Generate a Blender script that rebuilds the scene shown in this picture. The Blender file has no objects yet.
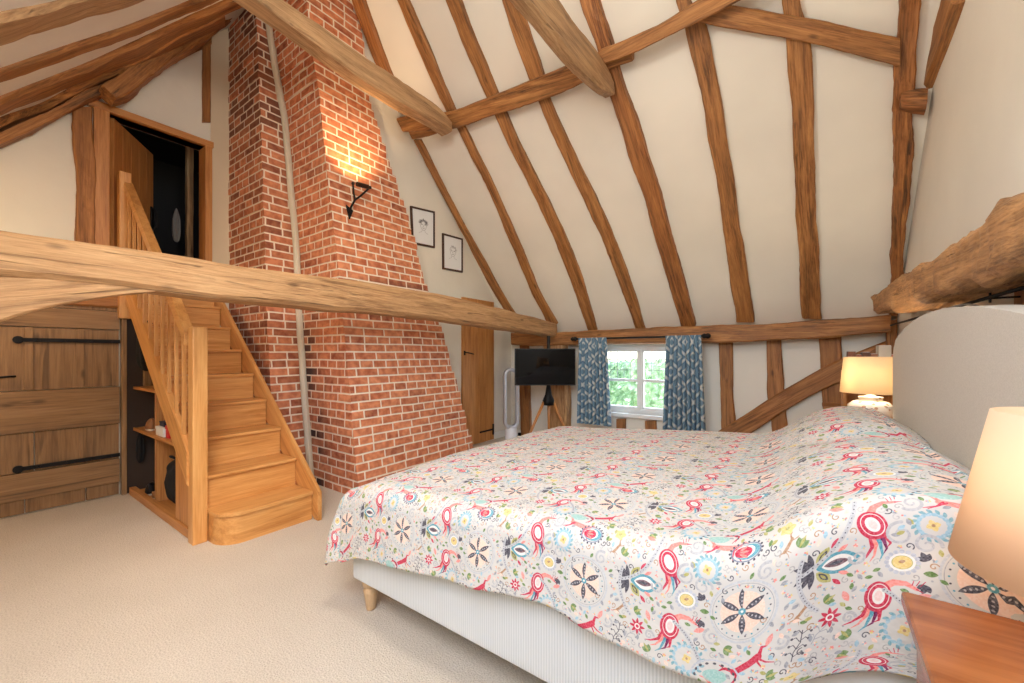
import bpy, bmesh, math, random
import numpy as np
from mathutils import Vector, Matrix, noise

random.seed(7)
scn = bpy.context.scene
COL = scn.collection
# ------------------------------------------------------------------ camera
F_PX, CX, HY, CAMH = 405.0, 512.0, 354.0, 1.28
TH = math.atan2(288.0, 405.0)
SN, CS = math.sin(TH), math.cos(TH)
cam_data = bpy.data.cameras.new('camera')
cam = bpy.data.objects.new('camera', cam_data)
COL.objects.link(cam)
cam.location = (0, 0, CAMH)
cam.rotation_euler = (math.pi / 2, 0, TH)
cam_data.sensor_width = 36.0
cam_data.lens = 36.0 * F_PX / 1024.0
cam_data.shift_y = (HY - 341.5) / 1024.0
cam_data.clip_start = 0.05
scn.camera = cam

# measured points of the photograph turned into room coordinates
def ray(x, y):
    u = (x - CX) / F_PX
    return Vector((-SN + u * CS, CS + u * SN, (HY - y) / F_PX))
C0 = Vector((0, 0, CAMH))
def on_x(x, y, X):
    r = ray(x, y); return C0 + r * (X / r.x)
def on_y(x, y, Y):
    r = ray(x, y); return C0 + r * (Y / r.y)
def on_z(x, y, z):
    r = ray(x, y); return C0 + r * ((z - CAMH) / r.z)
# room constants
YW, YF = 5.25, -1.02           # window wall, wall behind the camera
EAVE, PITCH = 1.60, 1.14
YR = (YW + YF) / 2; ZR = EAVE + PITCH * (YW - YR)
XL, XP, XR = -5.06, -3.75, 0.74   # left end wall, picture wall, right wall
def roof_z(Y):
    return EAVE + PITCH * (YW - Y) if Y > YR else EAVE + PITCH * (Y - YF)
def on_roof(x, y, off=0.0, back=False):
    """point on the roof plane; off = distance below the plaster"""
    k = math.sqrt(1 + PITCH * PITCH) * off
    r = ray(x, y)
    if not back:   # z = E + P(YW - Y) - k
        t = (EAVE + PITCH * YW - k - CAMH) / (r.z + PITCH * r.y)
    else:          # z = E + P(Y - YF) - k
        t = (EAVE - PITCH * YF - k - CAMH) / (r.z - PITCH * r.y)
    return C0 + r * t

# ------------------------------------------------------------------ objects
def tag(o, label=None, cat=None, group=None, kind=None):
    if label: o['label'] = label
    if cat: o['category'] = cat
    if group: o['group'] = group
    if kind: o['kind'] = kind
    return o
def thing(name, label, cat, loc=(0, 0, 0), rz=0.0, group=None, kind=None):
    o = bpy.data.objects.new(name, None); COL.objects.link(o)
    o.empty_display_size = 0.1
    o.location = loc; o.rotation_euler = (0, 0, rz)
    return tag(o, label, cat, group, kind)
def obj(name, bm, mat, parent=None, smooth=False, local=False, label=None):
    """bm in world coordinates (or in the parent's own frame when local)."""
    me = bpy.data.meshes.new(name)
    bmesh.ops.recalc_face_normals(bm, faces=bm.faces[:])
    cs = [v.co for v in bm.verts]
    lo = Vector((min(c[i] for c in cs) for i in range(3))); hi = Vector((max(c[i] for c in cs) for i in range(3)))
    cen = (lo + hi) / 2
    for v in bm.verts: v.co -= cen
    bm.to_mesh(me); bm.free()
    for p in me.polygons: p.use_smooth = smooth
    mats = mat if isinstance(mat, (list, tuple)) else [mat]
    for m in mats: me.materials.append(m)
    o = bpy.data.objects.new(name, me); COL.objects.link(o)
    if parent is not None:
        o.parent = parent
        if local: o.location = cen
        else:
            bases = []
            q = parent
            while q is not None: bases.append(q); q = q.parent
            M = Matrix.Identity(4)
            for b in reversed(bases): M = M @ (Matrix.Translation(b.location) @ b.rotation_euler.to_matrix().to_4x4())
            Mi = M.inverted()
            o.location = Mi @ cen
            o.rotation_euler = Mi.to_3x3().to_euler()
    else: o.location = cen
    if label: o['label'] = label
    return o
def copy_tree(o, parent=None):
    c = o.copy(); COL.objects.link(c)
    if parent is not None: c.parent = parent
    for ch in [k for k in bpy.data.objects if k.parent == o]:
        copy_tree(ch, c)
    return c

# ------------------------------------------------------------------ mesh helpers
def NB(): return bmesh.new()
def box(bm, lo, hi, bevel=0.0, M=None, seg=2):
    lo, hi = Vector(lo), Vector(hi)
    t = bmesh.new(); bmesh.ops.create_cube(t, size=1.0)
    for v in t.verts:
        v.co = Vector((lo[i] + (v.co[i] + .5) * (hi[i] - lo[i]) for i in range(3)))
    if bevel > 0:
        bmesh.ops.bevel(t, geom=t.edges[:] , offset=bevel, segments=seg, affect='EDGES', profile=.6)
    if M is not None: bmesh.ops.transform(t, matrix=M, verts=t.verts[:])
    merge(bm, t)
def merge(bm, t):
    me = bpy.data.meshes.new('tmp'); t.to_mesh(me); t.free(); bm.from_mesh(me); bpy.data.meshes.remove(me)
def lathe(bm, prof, cen=(0, 0, 0), n=40, closed=False, M=None):
    """prof: list of (r, z)"""
    t = bmesh.new(); cen = Vector(cen); rings = []
    for r, z in prof:
        rings.append([t.verts.new((r * math.cos(2 * math.pi * i / n), r * math.sin(2 * math.pi * i / n), z)) for i in range(n)])
    m = len(rings)
    for j in range(m if closed else m - 1):
        a, b = rings[j], rings[(j + 1) % m]
        for i in range(n): t.faces.new((a[i], a[(i + 1) % n], b[(i + 1) % n], b[i]))
    if not closed:
        for rg in (rings[0], rings[-1]):
            if (rg[0].co.xy).length > 1e-4: t.faces.new(rg)
    bmesh.ops.remove_doubles(t, verts=t.verts[:], dist=1e-5)
    if M is not None: bmesh.ops.transform(t, matrix=M, verts=t.verts[:])
    bmesh.ops.translate(t, verts=t.verts[:], vec=cen)
    merge(bm, t)
def tube(bm, pts, rad, n=10, closed=False):
    pts = [Vector(p) for p in pts]; N = len(pts)
    rads = rad if isinstance(rad, (list, tuple)) else [rad] * N
    rings = []; up = None
    for i, p in enumerate(pts):
        d = (pts[min(i + 1, N - 1)] - pts[max(i - 1, 0)]).normalized()
        if closed: d = (pts[(i + 1) % N] - pts[i - 1]).normalized()
        if up is None:
            up = Vector((0, 0, 1)) if abs(d.z) < .9 else Vector((1, 0, 0))
        s = d.cross(up).normalized(); up = s.cross(d).normalized()
        rings.append([bm.verts.new(p + (s * math.cos(a) + up * math.sin(a)) * rads[i]) for a in [2 * math.pi * k / n for k in range(n)]])
    for j in range(N if closed else N - 1):
        a, b = rings[j], rings[(j + 1) % N]
        for i in range(n): bm.faces.new((a[i], a[(i + 1) % n], b[(i + 1) % n], b[i]))
    if not closed: bm.faces.new(rings[0]); bm.faces.new(rings[-1])
def prism(bm, poly, vec):
    """poly: 3D points, extruded by vec"""
    vec = Vector(vec); a = [bm.verts.new(p) for p in poly]; b = [bm.verts.new(Vector(p) + vec) for p in poly]
    n = len(a); bm.faces.new(a); bm.faces.new(b)
    for i in range(n): bm.faces.new((a[i], a[(i + 1) % n], b[(i + 1) % n], b[i]))
def resample(pts, step):
    pts = [Vector(p) for p in pts]; L = [0]
    for a, b in zip(pts, pts[1:]): L.append(L[-1] + (b - a).length)
    n = max(2, int(L[-1] / step)); out = []
    for k in range(n + 1):
        s = L[-1] * k / n; j = 0
        while j < len(L) - 2 and L[j + 1] < s: j += 1
        t = (s - L[j]) / max(1e-9, L[j + 1] - L[j])
        # catmull-rom
        p1, p2 = pts[j], pts[j + 1]; p0 = pts[j - 1] if j else p1 * 2 - p2; p3 = pts[j + 2] if j + 2 < len(pts) else p2 * 2 - p1
        out.append(((2 * p1) + (p2 - p0) * t + (2 * p0 - 5 * p1 + 4 * p2 - p3) * t * t + (3 * p1 - p0 - 3 * p2 + p3) * t ** 3) * .5 if len(pts) > 2 else p1.lerp(p2, t))
    return out, L[-1]
def timber(name, mat, sides, up, depth, rough=.012, label=None, cat=None, group=None, kind=None, parent=None, step=.05, cham=.08, seed=None, freq=3.0, off=0.0, smooth=False):
    """A hewn timber. sides: list of (P_left, P_right) on the face plane; up: direction out of that face
    (towards the room); depth: how far the timber reaches below the face; off: how far the face stands out."""
    seed = random.random() * 100 if seed is None else seed
    up = Vector(up).normalized()
    Ls, _ = resample([s[0] for s in sides], step); n = len(Ls)
    def at_param(pts):
        P = [Vector(p) for p in pts]; cum = [0]
        C = [(Vector(a) + Vector(b)) / 2 for a, b in sides]
        for a, b in zip(C, C[1:]): cum.append(cum[-1] + (b - a).length)
        out = []
        for k in range(n):
            s = cum[-1] * k / (n - 1); j = 0
            while j < len(cum) - 2 and cum[j + 1] < s: j += 1
            t = (s - cum[j]) / max(1e-9, cum[j + 1] - cum[j])
            p1, p2 = P[j], P[j + 1]
            if len(P) == 2: out.append(p1.lerp(p2, t)); continue
            p0 = P[j - 1] if j else p1 * 2 - p2; p3 = P[j + 2] if j + 2 < len(P) else p2 * 2 - p1
            out.append(((2 * p1) + (p2 - p0) * t + (2 * p0 - 5 * p1 + 4 * p2 - p3) * t * t + (3 * p1 - p0 - 3 * p2 + p3) * t ** 3) * .5)
        return out
    A = at_param([s[0] for s in sides]); B = at_param([s[1] for s in sides])
    o0 = (A[0] + B[0]) / 2; xa = ((A[-1] + B[-1]) / 2 - o0).normalized()
    za = (up - xa * up.dot(xa)).normalized(); ya = za.cross(xa)
    M = Matrix((xa, ya, za)).transposed().to_4x4(); M.translation = o0; Mi = M.inverted()
    bm = bmesh.new(); rings = []
    for k in range(n):
        a, b = A[k], B[k]; w = (b - a); wl = w.length; wd = w / max(wl, 1e-6)
        c = (a + b) / 2; hw = wl / 2; ch = min(cham * wl, depth * .3)
        sec = [(-hw, off - ch), (-hw + ch, off), (-hw * .35, off), (hw * .35, off), (hw - ch, off), (hw, off - ch), (hw, off - depth * .5), (hw, off - depth + ch), (hw - ch, off - depth), (0, off - depth), (-hw + ch, off - depth), (-hw, off - depth + ch), (-hw, off - depth * .5)]
        rg = []
        for (s, h) in sec:
            p = c + wd * s + up * h
            q = p * freq + Vector((seed, seed * .7, 0))
            d = Vector((noise.noise(q), noise.noise(q + Vector((9, 3, 1))), noise.noise(q + Vector((2, 8, 5))))) * rough * 1.4
            q2 = p * freq * 5
            d += Vector((noise.noise(q2), noise.noise(q2 + Vector((9, 3, 1))), noise.noise(q2 + Vector((2, 8, 5))))) * rough * .5
            rg.append(bm.verts.new(Mi @ (p + d)))
        rings.append(rg)
    m = len(rings[0])
    for a, b in zip(rings, rings[1:]):
        for i in range(m): bm.faces.new((a[i], a[(i + 1) % m], b[(i + 1) % m], b[i]))
    bm.faces.new(rings[0]); bm.faces.new(rings[-1])
    bmesh.ops.recalc_face_normals(bm, faces=bm.faces[:])
    me = bpy.data.meshes.new(name); bm.to_mesh(me); bm.free(); me.materials.append(mat)
    if smooth:
        for p in me.polygons: p.use_smooth = True
    o = bpy.data.objects.new(name, me); COL.objects.link(o)
    if parent is not None:
        o.parent = parent
        Mp = Matrix.Translation(parent.location) @ parent.rotation_euler.to_matrix().to_4x4()
        M = Mp.inverted() @ M
    o.location = M.to_translation(); o.rotation_euler = M.to_euler()
    return tag(o, label, cat, group, kind)

# ------------------------------------------------------------------ materials
def srgb(r, g, b):
    f = lambda c: (c / 255 / 12.92) if c / 255 <= .04045 else ((c / 255 + .055) / 1.055) ** 2.4
    return (f(r), f(g), f(b), 1)
class NT:
    def __init__(s, name):
        s.m = bpy.data.materials.new(name); s.m.use_nodes = True; s.t = s.m.node_tree; s.n = s.t.nodes; s.b = s.n['Principled BSDF']
    def add(s, typ, **kw):
        n = s.n.new(typ)
        for k, v in kw.items():
            if k.startswith('_'): n.inputs[k[1:]].default_value = v
            else: setattr(n, k, v)
        return n
    def link(s, a, b): s.t.links.new(a, b)
    def ramp(s, fac, stops, interp='LINEAR'):
        r = s.n.new('ShaderNodeValToRGB'); r.color_ramp.interpolation = interp
        e = r.color_ramp.elements
        while len(e) < len(stops): e.new(.5)
        for i, (p, c) in enumerate(stops): e[i].position = p; e[i].color = c
        s.link(fac, r.inputs[0]); return r.outputs[0]
    def mix(s, fac, a, b, mode='MIX'):
        m = s.n.new('ShaderNodeMix'); m.data_type = 'RGBA'; m.blend_type = mode
        for inp, v in ((m.inputs[0], fac), (m.inputs[6], a), (m.inputs[7], b)):
            if isinstance(v, (int, float, tuple)): inp.default_value = v
            else: s.link(v, inp)
        return m.outputs[2]
    def math(s, op, a, b=0.0):
        m = s.n.new('ShaderNodeMath'); m.operation = op
        for inp, v in ((m.inputs[0], a), (m.inputs[1], b)):
            if isinstance(v, (int, float)): inp.default_value = v
            else: s.link(v, inp)
        return m.outputs[0]
    def bump(s, h, strength=.3, dist=.01):
        b = s.n.new('ShaderNodeBump'); b.inputs['Strength'].default_value = strength; b.inputs['Distance'].default_value = dist
        s.link(h, b.inputs['Height']); s.link(b.outputs[0], s.b.inputs['Normal'])
    def set(s, **kw):
        for k, v in kw.items(): s.b.inputs[k.replace('_', ' ')].default_value = v
def plain(name, col, rough=.5, metal=0.0, **kw):
    t = NT(name); t.b.inputs['Base Color'].default_value = col; t.b.inputs['Roughness'].default_value = rough; t.b.inputs['Metallic'].default_value = metal
    for k, v in kw.items(): t.b.inputs[k.replace('_', ' ')].default_value = v
    return t.m
def plaster(name, col, var=.04, bump=.25):
    t = NT(name); tc = t.add('ShaderNodeTexCoord')
    n1 = t.add('ShaderNodeTexNoise', _Scale=1.3, _Detail=3.0); t.link(tc.outputs['Object'], n1.inputs[0])
    n2 = t.add('ShaderNodeTexNoise', _Scale=9.0, _Detail=5.0); t.link(tc.outputs['Object'], n2.inputs[0])
    c2 = tuple(max(0, c * (1 - var * 2.5)) for c in col[:3]) + (1,)
    t.link(t.ramp(n1.outputs[0], [(.3, c2), (.7, col)]), t.b.inputs['Base Color'])
    t.b.inputs['Roughness'].default_value = .85; t.bump(n2.outputs[0], bump, .01); return t.m
def wood(name, axis, cols, scale=1.0, crack=.5, bump=.5, rough=.6, ring=1.0, knots=True):
    """cols: dark, mid, light"""
    t = NT(name); tc = t.add('ShaderNodeTexCoord'); oi = t.add('ShaderNodeObjectInfo')
    off = t.add('ShaderNodeVectorMath', operation='SCALE'); cmb = t.add('ShaderNodeCombineXYZ')
    for k in range(3): t.link(oi.outputs['Random'], cmb.inputs[k])
    t.link(cmb.outputs[0], off.inputs[0]); off.inputs['Scale'].default_value = 37.0
    ad = t.add('ShaderNodeVectorMath', operation='ADD'); t.link(tc.outputs['Object'], ad.inputs[0]); t.link(off.outputs[0], ad.inputs[1])
    def mp(along, across):
        m = t.add('ShaderNodeMapping'); s = [across] * 3; s['XYZ'.index(axis)] = along
        m.inputs['Scale'].default_value = s; t.link(ad.outputs[0], m.inputs[0]); return m.outputs[0]
    g = t.add('ShaderNodeTexNoise', _Scale=1.0, _Detail=6.0, _Roughness=.6, _Distortion=.6); t.link(mp(1.6 * scale, 22 * scale), g.inputs[0])
    f = t.add('ShaderNodeTexNoise', _Scale=1.0, _Detail=4.0, _Roughness=.65); t.link(mp(5 * scale, 110 * scale), f.inputs[0])
    big = t.add('ShaderNodeTexNoise', _Scale=1.0, _Detail=2.0); t.link(mp(1.6, 5), big.inputs[0])
    col = t.ramp(g.outputs[0], [(.36, cols[0]), (.5, cols[1]), (.66, cols[2])])
    col = t.mix(.35 * ring, col, t.ramp(f.outputs[0], [(.38, cols[0]), (.58, cols[2])]))
    col = t.mix(t.math('MULTIPLY', t.ramp(big.outputs[0], [(.35, (0, 0, 0, 1)), (.7, (1, 1, 1, 1))]), .45), col, t.mix(.5, cols[2], cols[1]))
    h = t.math('ADD', g.outputs[0], t.math('MULTIPLY', f.outputs[0], .5))
    if crack > 0:
        c = t.add('ShaderNodeTexNoise', _Scale=1.0, _Detail=3.0, _Distortion=1.2); t.link(mp(1.1 * scale, 24 * scale), c.inputs[0])
        ck = t.ramp(c.outputs[0], [(.30, (1, 1, 1, 1)), (.36, (0, 0, 0, 1))])
        col = t.mix(t.math('MULTIPLY', ck, crack), col, tuple(x * .25 for x in cols[0][:3]) + (1,))
        h = t.math('SUBTRACT', h, t.math('MULTIPLY', ck, 1.2 * crack))
        if knots:
            v = t.add('ShaderNodeTexVoronoi', _Scale=1.0); t.link(mp(2.6, 7.0), v.inputs[0])
            kn = t.ramp(v.outputs[0], [(.05, (1, 1, 1, 1)), (.13, (0, 0, 0, 1))])
            col = t.mix(t.math('MULTIPLY', kn, .6), col, tuple(x * .45 for x in cols[0][:3]) + (1,))
    t.link(col, t.b.inputs['Base Color']); t.b.inputs['Roughness'].default_value = rough
    t.bump(h, bump, .006); return t.m

M = {}
M['wall'] = plaster('cream_plaster', srgb(237, 232, 219))
M['ceil'] = plaster('cream_ceiling_plaster', srgb(240, 235, 223), bump=.15)
oak = (srgb(62, 34, 14), srgb(144, 90, 44), srgb(194, 138, 80))
M['rafter'] = wood('old_oak_rafter', 'X', oak, crack=.5)
M['rafter_red'] = wood('old_oak_reddish', 'X', (srgb(50, 26, 10), srgb(134, 78, 36), srgb(192, 130, 72)), crack=.8, bump=.8)
M['tie'] = wood('pale_oak_beam', 'X', (srgb(112, 74, 42), srgb(178, 132, 86), srgb(206, 164, 116)), crack=.6, bump=.8, rough=.75, scale=1.3)
M['pale'] = wood('light_oak_timber', 'X', (srgb(104, 72, 44), srgb(164, 124, 84), srgb(204, 166, 122)), crack=.5, bump=.7)
M['rugged'] = wood('rugged_oak_beam', 'X', (srgb(84, 50, 24), srgb(160, 112, 66), srgb(206, 158, 106)), crack=.5, bump=1.0)
for ax in 'XYZ':
    M['gold' + ax] = wood('golden_oak_' + ax, ax, (srgb(176, 112, 50), srgb(206, 146, 80), srgb(222, 168, 104)), crack=0, bump=.08, rough=.38, ring=.8)
    M['door' + ax] = wood('door_oak_' + ax, ax, (srgb(150, 90, 40), srgb(184, 122, 64), srgb(204, 146, 84)), crack=0, bump=.1, rough=.45)
    M['barn' + ax] = wood('aged_brown_board_' + ax, ax, (srgb(96, 68, 40), srgb(138, 102, 64), srgb(164, 126, 84)), crack=.5, bump=.3, rough=.6, scale=.7)
M['post'] = wood('old_post_wood', 'X', (srgb(92, 54, 22), srgb(150, 96, 48), srgb(186, 128, 72)), crack=.5)
M['iron'] = plain('black_iron', srgb(28, 26, 26), .55, .6)
M['blackcloth'] = plain('black_cloth', srgb(20, 19, 20), .9)
M['white'] = plain('white_paint', srgb(238, 238, 234), .4)
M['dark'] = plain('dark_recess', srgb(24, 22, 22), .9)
# carpet
t = NT('beige_carpet'); tc = t.add('ShaderNodeTexCoord')
a = t.add('ShaderNodeTexNoise', _Scale=2.2, _Detail=3.0); t.link(tc.outputs['Object'], a.inputs[0])
b = t.add('ShaderNodeTexNoise', _Scale=140.0, _Detail=3.0); t.link(tc.outputs['Object'], b.inputs[0])
c1 = t.ramp(a.outputs[0], [(.3, srgb(204, 192, 174)), (.7, srgb(214, 203, 186))])
t.link(t.mix(.45, c1, t.ramp(b.outputs[0], [(.3, srgb(170, 155, 136)), (.65, srgb(228, 218, 202))])), t.b.inputs['Base Color'])
t.b.inputs['Roughness'].default_value = .95; t.bump(b.outputs[0], .7, .01); M['carpet'] = t.m
# bricks
t = NT('old_red_brick'); uv = t.add('ShaderNodeUVMap'); uv.uv_map = 'UVMap'
nz = t.add('ShaderNodeTexNoise', _Scale=2.5, _Detail=2.0); t.link(uv.outputs[0], nz.inputs[0])
dm = t.add('ShaderNodeVectorMath', operation='MULTIPLY_ADD'); t.link(nz.outputs[1], dm.inputs[0]); dm.inputs[1].default_value = (.03, .018, 0); t.link(uv.outputs[0], dm.inputs[2])
br = t.add('ShaderNodeTexBrick', offset=.5, squash=.62, squash_frequency=3)
t.link(dm.outputs[0], br.inputs['Vector'])
for k, v in {'Scale': 1.0, 'Mortar Size': .0085, 'Mortar Smooth': .25, 'Bias': 0.0, 'Brick Width': .235, 'Row Height': .077}.items(): br.inputs[k].default_value = v
br.inputs['Color1'].default_value = (0, 0, 0, 1); br.inputs['Color2'].default_value = (1, 1, 1, 1); br.inputs['Mortar'].default_value = (.5, .5, .5, 1)
hs = t.ramp(br.outputs[0], [(0, srgb(132, 66, 46)), (.2, srgb(184, 98, 62)), (.5, srgb(206, 120, 78)), (.75, srgb(220, 140, 98)), (1, srgb(190, 104, 70))])
n2 = t.add('ShaderNodeTexNoise', _Scale=14.0, _Detail=5.0); t.link(uv.outputs[0], n2.inputs[0])
hs = t.mix(.5, hs, t.ramp(n2.outputs[0], [(.36, srgb(150, 76, 48)), (.62, srgb(230, 156, 112))]))
n3 = t.add('ShaderNodeTexNoise', _Scale=.9, _Detail=3.0); t.link(uv.outputs[0], n3.inputs[0])
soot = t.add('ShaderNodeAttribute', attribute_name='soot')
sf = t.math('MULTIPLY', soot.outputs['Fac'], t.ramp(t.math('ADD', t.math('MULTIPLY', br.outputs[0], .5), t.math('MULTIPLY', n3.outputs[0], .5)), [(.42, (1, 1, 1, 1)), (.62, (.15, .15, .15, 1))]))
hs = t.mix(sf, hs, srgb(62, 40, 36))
mort = t.mix(n2.outputs[0], srgb(218, 196, 170), srgb(246, 234, 216))
fin = t.mix(br.outputs['Fac'], hs, mort)
t.link(fin, t.b.inputs['Base Color']); t.b.inputs['Roughness'].default_value = .85
t.bump(t.math('SUBTRACT', t.math('MULTIPLY', n2.outputs[0], .3), br.outputs['Fac']), .7, .008); M['brick'] = t.m
# ================================================================== the room
def struct(name, bm, m, **kw):
    return tag(obj(name, bm, m, **kw), kind='structure')
bm = NB(); box(bm, (XL - .1, YF - .1, -.1), (XR + .3, YW + .1, 0)); struct('floor', bm, M['carpet'])
# roof slopes, one slab each
zc = lambda Y: roof_z(Y)
bm = NB(); prism(bm, [(XL - .1, YR, ZR), (XL - .1, YW + .1, EAVE - PITCH * .1), (XL - .1, YW + .1, EAVE - PITCH * .1 + .15), (XL - .1, YR, ZR + .15)], (XR + .3 - XL + .1, 0, 0))
struct('ceiling', bm, M['ceil'])
# back slope with an unseen opening added behind the camera to let daylight in
ya, yb, xa, xb = -.88, .05, -1.3, .5
def slope_slab(bm, x0, x1, y0, y1):
    prism(bm, [(x0, y0, roof_z(y0)), (x0, y1, roof_z(y1)), (x0, y1, roof_z(y1) + .15), (x0, y0, roof_z(y0) + .15)], (x1 - x0, 0, 0))
bm = NB()
y0 = YF + .0005
slope_slab(bm, XL - .1, xa, y0, YR - .0005); slope_slab(bm, xb, XR + .3, y0, YR - .0005)
slope_slab(bm, xa, xb, y0, ya); slope_slab(bm, xa, xb, yb, YR - .0005)
struct('ceiling_back', bm, M['ceil'])
# left end wall with the upper doorway
d0, d1, dz0, dz1 = .86, 1.60, 1.98, 3.44
bm = NB()
def wallpoly(bm, pts, x0, x1):
    prism(bm, [(x0, y, z) for y, z in pts], (x1 - x0, 0, 0))
wallpoly(bm, [(YF, 0), (d0, 0), (d0, roof_z(d0)), (YF, EAVE)], XL - .15, XL)
wallpoly(bm, [(d1, 0), (YR, 0), (YR, ZR), (d1, roof_z(d1))], XL - .15, XL)
wallpoly(bm, [(YR, 0), (2.75, 0), (2.75, roof_z(2.75)), (YR, ZR)], XL - .15, XL)
wallpoly(bm, [(d0, 0), (d1, 0), (d1, dz0), (d0, dz0)], XL - .15, XL)
wallpoly(bm, [(d0, dz1), (d1, dz1), (d1, roof_z(d1)), (d0, roof_z(d0))], XL - .15, XL)
struct('wall_left', bm, M['wall'])
# picture wall and its return behind the chimney
bm = NB(); wallpoly(bm, [(2.45, 0), (YW, 0), (YW, EAVE), (2.45, roof_z(2.45))], XP - .12, XP)
box(bm, (XL, 2.6, 0), (XP - .12, 2.72, 4.4))
struct('wall_side', bm, M['wall'])
# right wall, the wall behind the camera
bm = NB(); wallpoly(bm, [(YF, 0), (YW, 0), (YW, EAVE), (YR, ZR), (YF, EAVE)], XR, XR + .15); struct('wall_right', bm, M['wall'])
bm = NB(); box(bm, (XL, YF - .1, 0), (XR, YF, EAVE)); struct('wall_front', bm, M['wall'])
# window wall with opening
wx0, wx1, wz0, wz1 = -2.28, -1.12, .50, 1.40
bm = NB(); q = (YW, YW + .2)
box(bm, (XP - .1, q[0], 0), (wx0, q[1], EAVE)); box(bm, (wx1, q[0], 0), (XR, q[1], EAVE))
box(bm, (wx0, q[0], 0), (wx1, q[1], wz0)); box(bm, (wx0, q[0], wz1), (wx1, q[1], EAVE)); struct('wall_window', bm, M['wall'])
# skirting
bm = NB(); box(bm, (XP, 4.6, 0), (XP + .015, YW, .1), .003); struct('baseboard_side', bm, M['white'])
bm = NB(); box(bm, (XP + .016, YW - .015, 0), (XR, YW, .09), .003); struct('baseboard_window', bm, M['white'])

# ------------------------------------------------------------------ window
win = thing('window_1', None, None, ((wx0 + wx1) / 2, YW, wz0), kind='structure')
win['label'] = 'white painted two-light casement window with blue curtains either side'
fy0, fy1 = YW + .03, YW + .09
bm = NB()
box(bm, (wx0, fy0, wz0), (wx0 + .05, fy1, wz1), .004); box(bm, (wx1 - .05, fy0, wz0), (wx1, fy1, wz1), .004)
box(bm, (wx0 + .05, fy0, wz1 - .06), (wx1 - .05, fy1, wz1), .004); box(bm, (wx0 + .05, fy0, wz0), (wx1 - .05, fy1, wz0 + .05), .004)
mx = -1.70; box(bm, (mx - .022, fy0 - .005, wz0 + .05), (mx + .022, fy1, wz1 - .06), .004)
obj('window_frame', bm, M['white'], win)
glass = NT('window_glass'); glass.set(Roughness=.0, IOR=1.45, Transmission_Weight=1.0)
glass.b.inputs['Base Color'].default_value = (1, 1, 1, 1)
# thin architectural glass: mostly see-through with a slight reflection
tr = glass.add('ShaderNodeBsdfTransparent'); gl = glass.add('ShaderNodeBsdfGlossy'); gl.inputs['Roughness'].default_value = .02
mxs = glass.add('ShaderNodeMixShader'); mxs.inputs[0].default_value = .06
glass.link(tr.outputs[0], mxs.inputs[1]); glass.link(gl.outputs[0], mxs.inputs[2])
glass.link(mxs.outputs[0], [n for n in glass.n if n.type == 'OUTPUT_MATERIAL'][0].inputs[0]); M['glass'] = glass.m
for (a0, a1) in ((wx0 + .05, mx - .022), (mx + .022, wx1 - .05)):
    s = NB(); g = .022; z0, z1 = wz0 + .05, wz1 - .06
    box(s, (a0, fy0 + .005, z0), (a0 + g, fy1 - .01, z1), .003); box(s, (a1 - g, fy0 + .005, z0), (a1, fy1 - .01, z1), .003)
    box(s, (a0 + g, fy0 + .005, z0), (a1 - g, fy1 - .01, z0 + .035), .003); box(s, (a0 + g, fy0 + .005, z1 - .03), (a1 - g, fy1 - .01, z1), .003)
    zm = z0 + (z1 - z0) * .46
    box(s, (a0 + g, fy0 + .008, zm), (a1 - g, fy1 - .01, zm + .035), .003)
    sash = obj('sash', s, M['white'], win)
    p = NB(); box(p, (a0 + g, fy0 + .028, z0 + .03), (a1 - g, fy0 + .032, z1 - .03)); obj('pane', p, M['glass'], sash)
    l = NB(); n = 5
    for i in range(1, n):
        x = a0 + g + (a1 - a0 - 2 * g) * i / n; box(l, (x - .003, fy0 + .033, zm + .035), (x + .003, fy0 + .039, z1 - .03))
    for zz in (zm + .035 + (z1 - zm) * .28, zm + .035 + (z1 - zm) * .6): box(l, (a0 + g, fy0 + .033, zz - .003), (a1 - g, fy0 + .039, zz + .003))
    obj('glazing_bars', l, plain('lead_grey', srgb(120, 122, 120), .5), sash)
bm = NB(); box(bm, (wx0 - .04, YW - .07, wz0 - .05), (wx1 + .04, YW + .03, wz0), .006); obj('window_sill', bm, M['white'], win)

# garden outside: lawn, hedge and bank of shrubs
t = NT('garden_leaves'); tc = t.add('ShaderNodeTexCoord')
v = t.add('ShaderNodeTexNoise', _Scale=7.0, _Detail=6.0); t.link(tc.outputs['Object'], v.inputs[0])
t.link(t.ramp(v.outputs[0], [(.3, srgb(96, 130, 80)), (.5, srgb(160, 190, 140)), (.66, srgb(216, 230, 200))]), t.b.inputs['Base Color']); t.b.inputs['Roughness'].default_value = .8  # leaf greens lightened to stand in for sunlight on the garden
M['leaf'] = t.m
bm = NB(); box(bm, (-9, YW + .21, -.35), (4, 16, -.3)); tag(obj('garden_lawn', bm, M['leaf']), 'green lawn outside the window', 'lawn', kind='stuff')
bm = NB(); bmesh.ops.create_icosphere(bm, subdivisions=2, radius=1)
rnd = random.Random(3); lv = []
bm.free(); bm = NB()
for i in range(2600):
    x = rnd.uniform(-6.5, 1.5); z = rnd.uniform(-.2, 1.15); y = 9.2 + rnd.uniform(-.25, .1) + .15 * math.sin(x * 2)
    c = Vector((x, y, z)); r = rnd.uniform(.05, .1); a = Vector((rnd.gauss(0, 1), rnd.gauss(0, 1), rnd.gauss(0, 1))).normalized(); b = a.orthogonal().normalized()
    cc = a.cross(b); vs = [bm.verts.new(c + b * r), bm.verts.new(c + cc * r * .5), bm.verts.new(c - b * r), bm.verts.new(c - cc * r * .5)]; bm.faces.new(vs)
box(bm, (-6.6, 9.2, -.3), (1.6, 9.9, 1.1), .1)
tag(obj('garden_hedge', bm, M['leaf']), 'pale green leafy hedge seen through the window', 'hedge')
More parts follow.
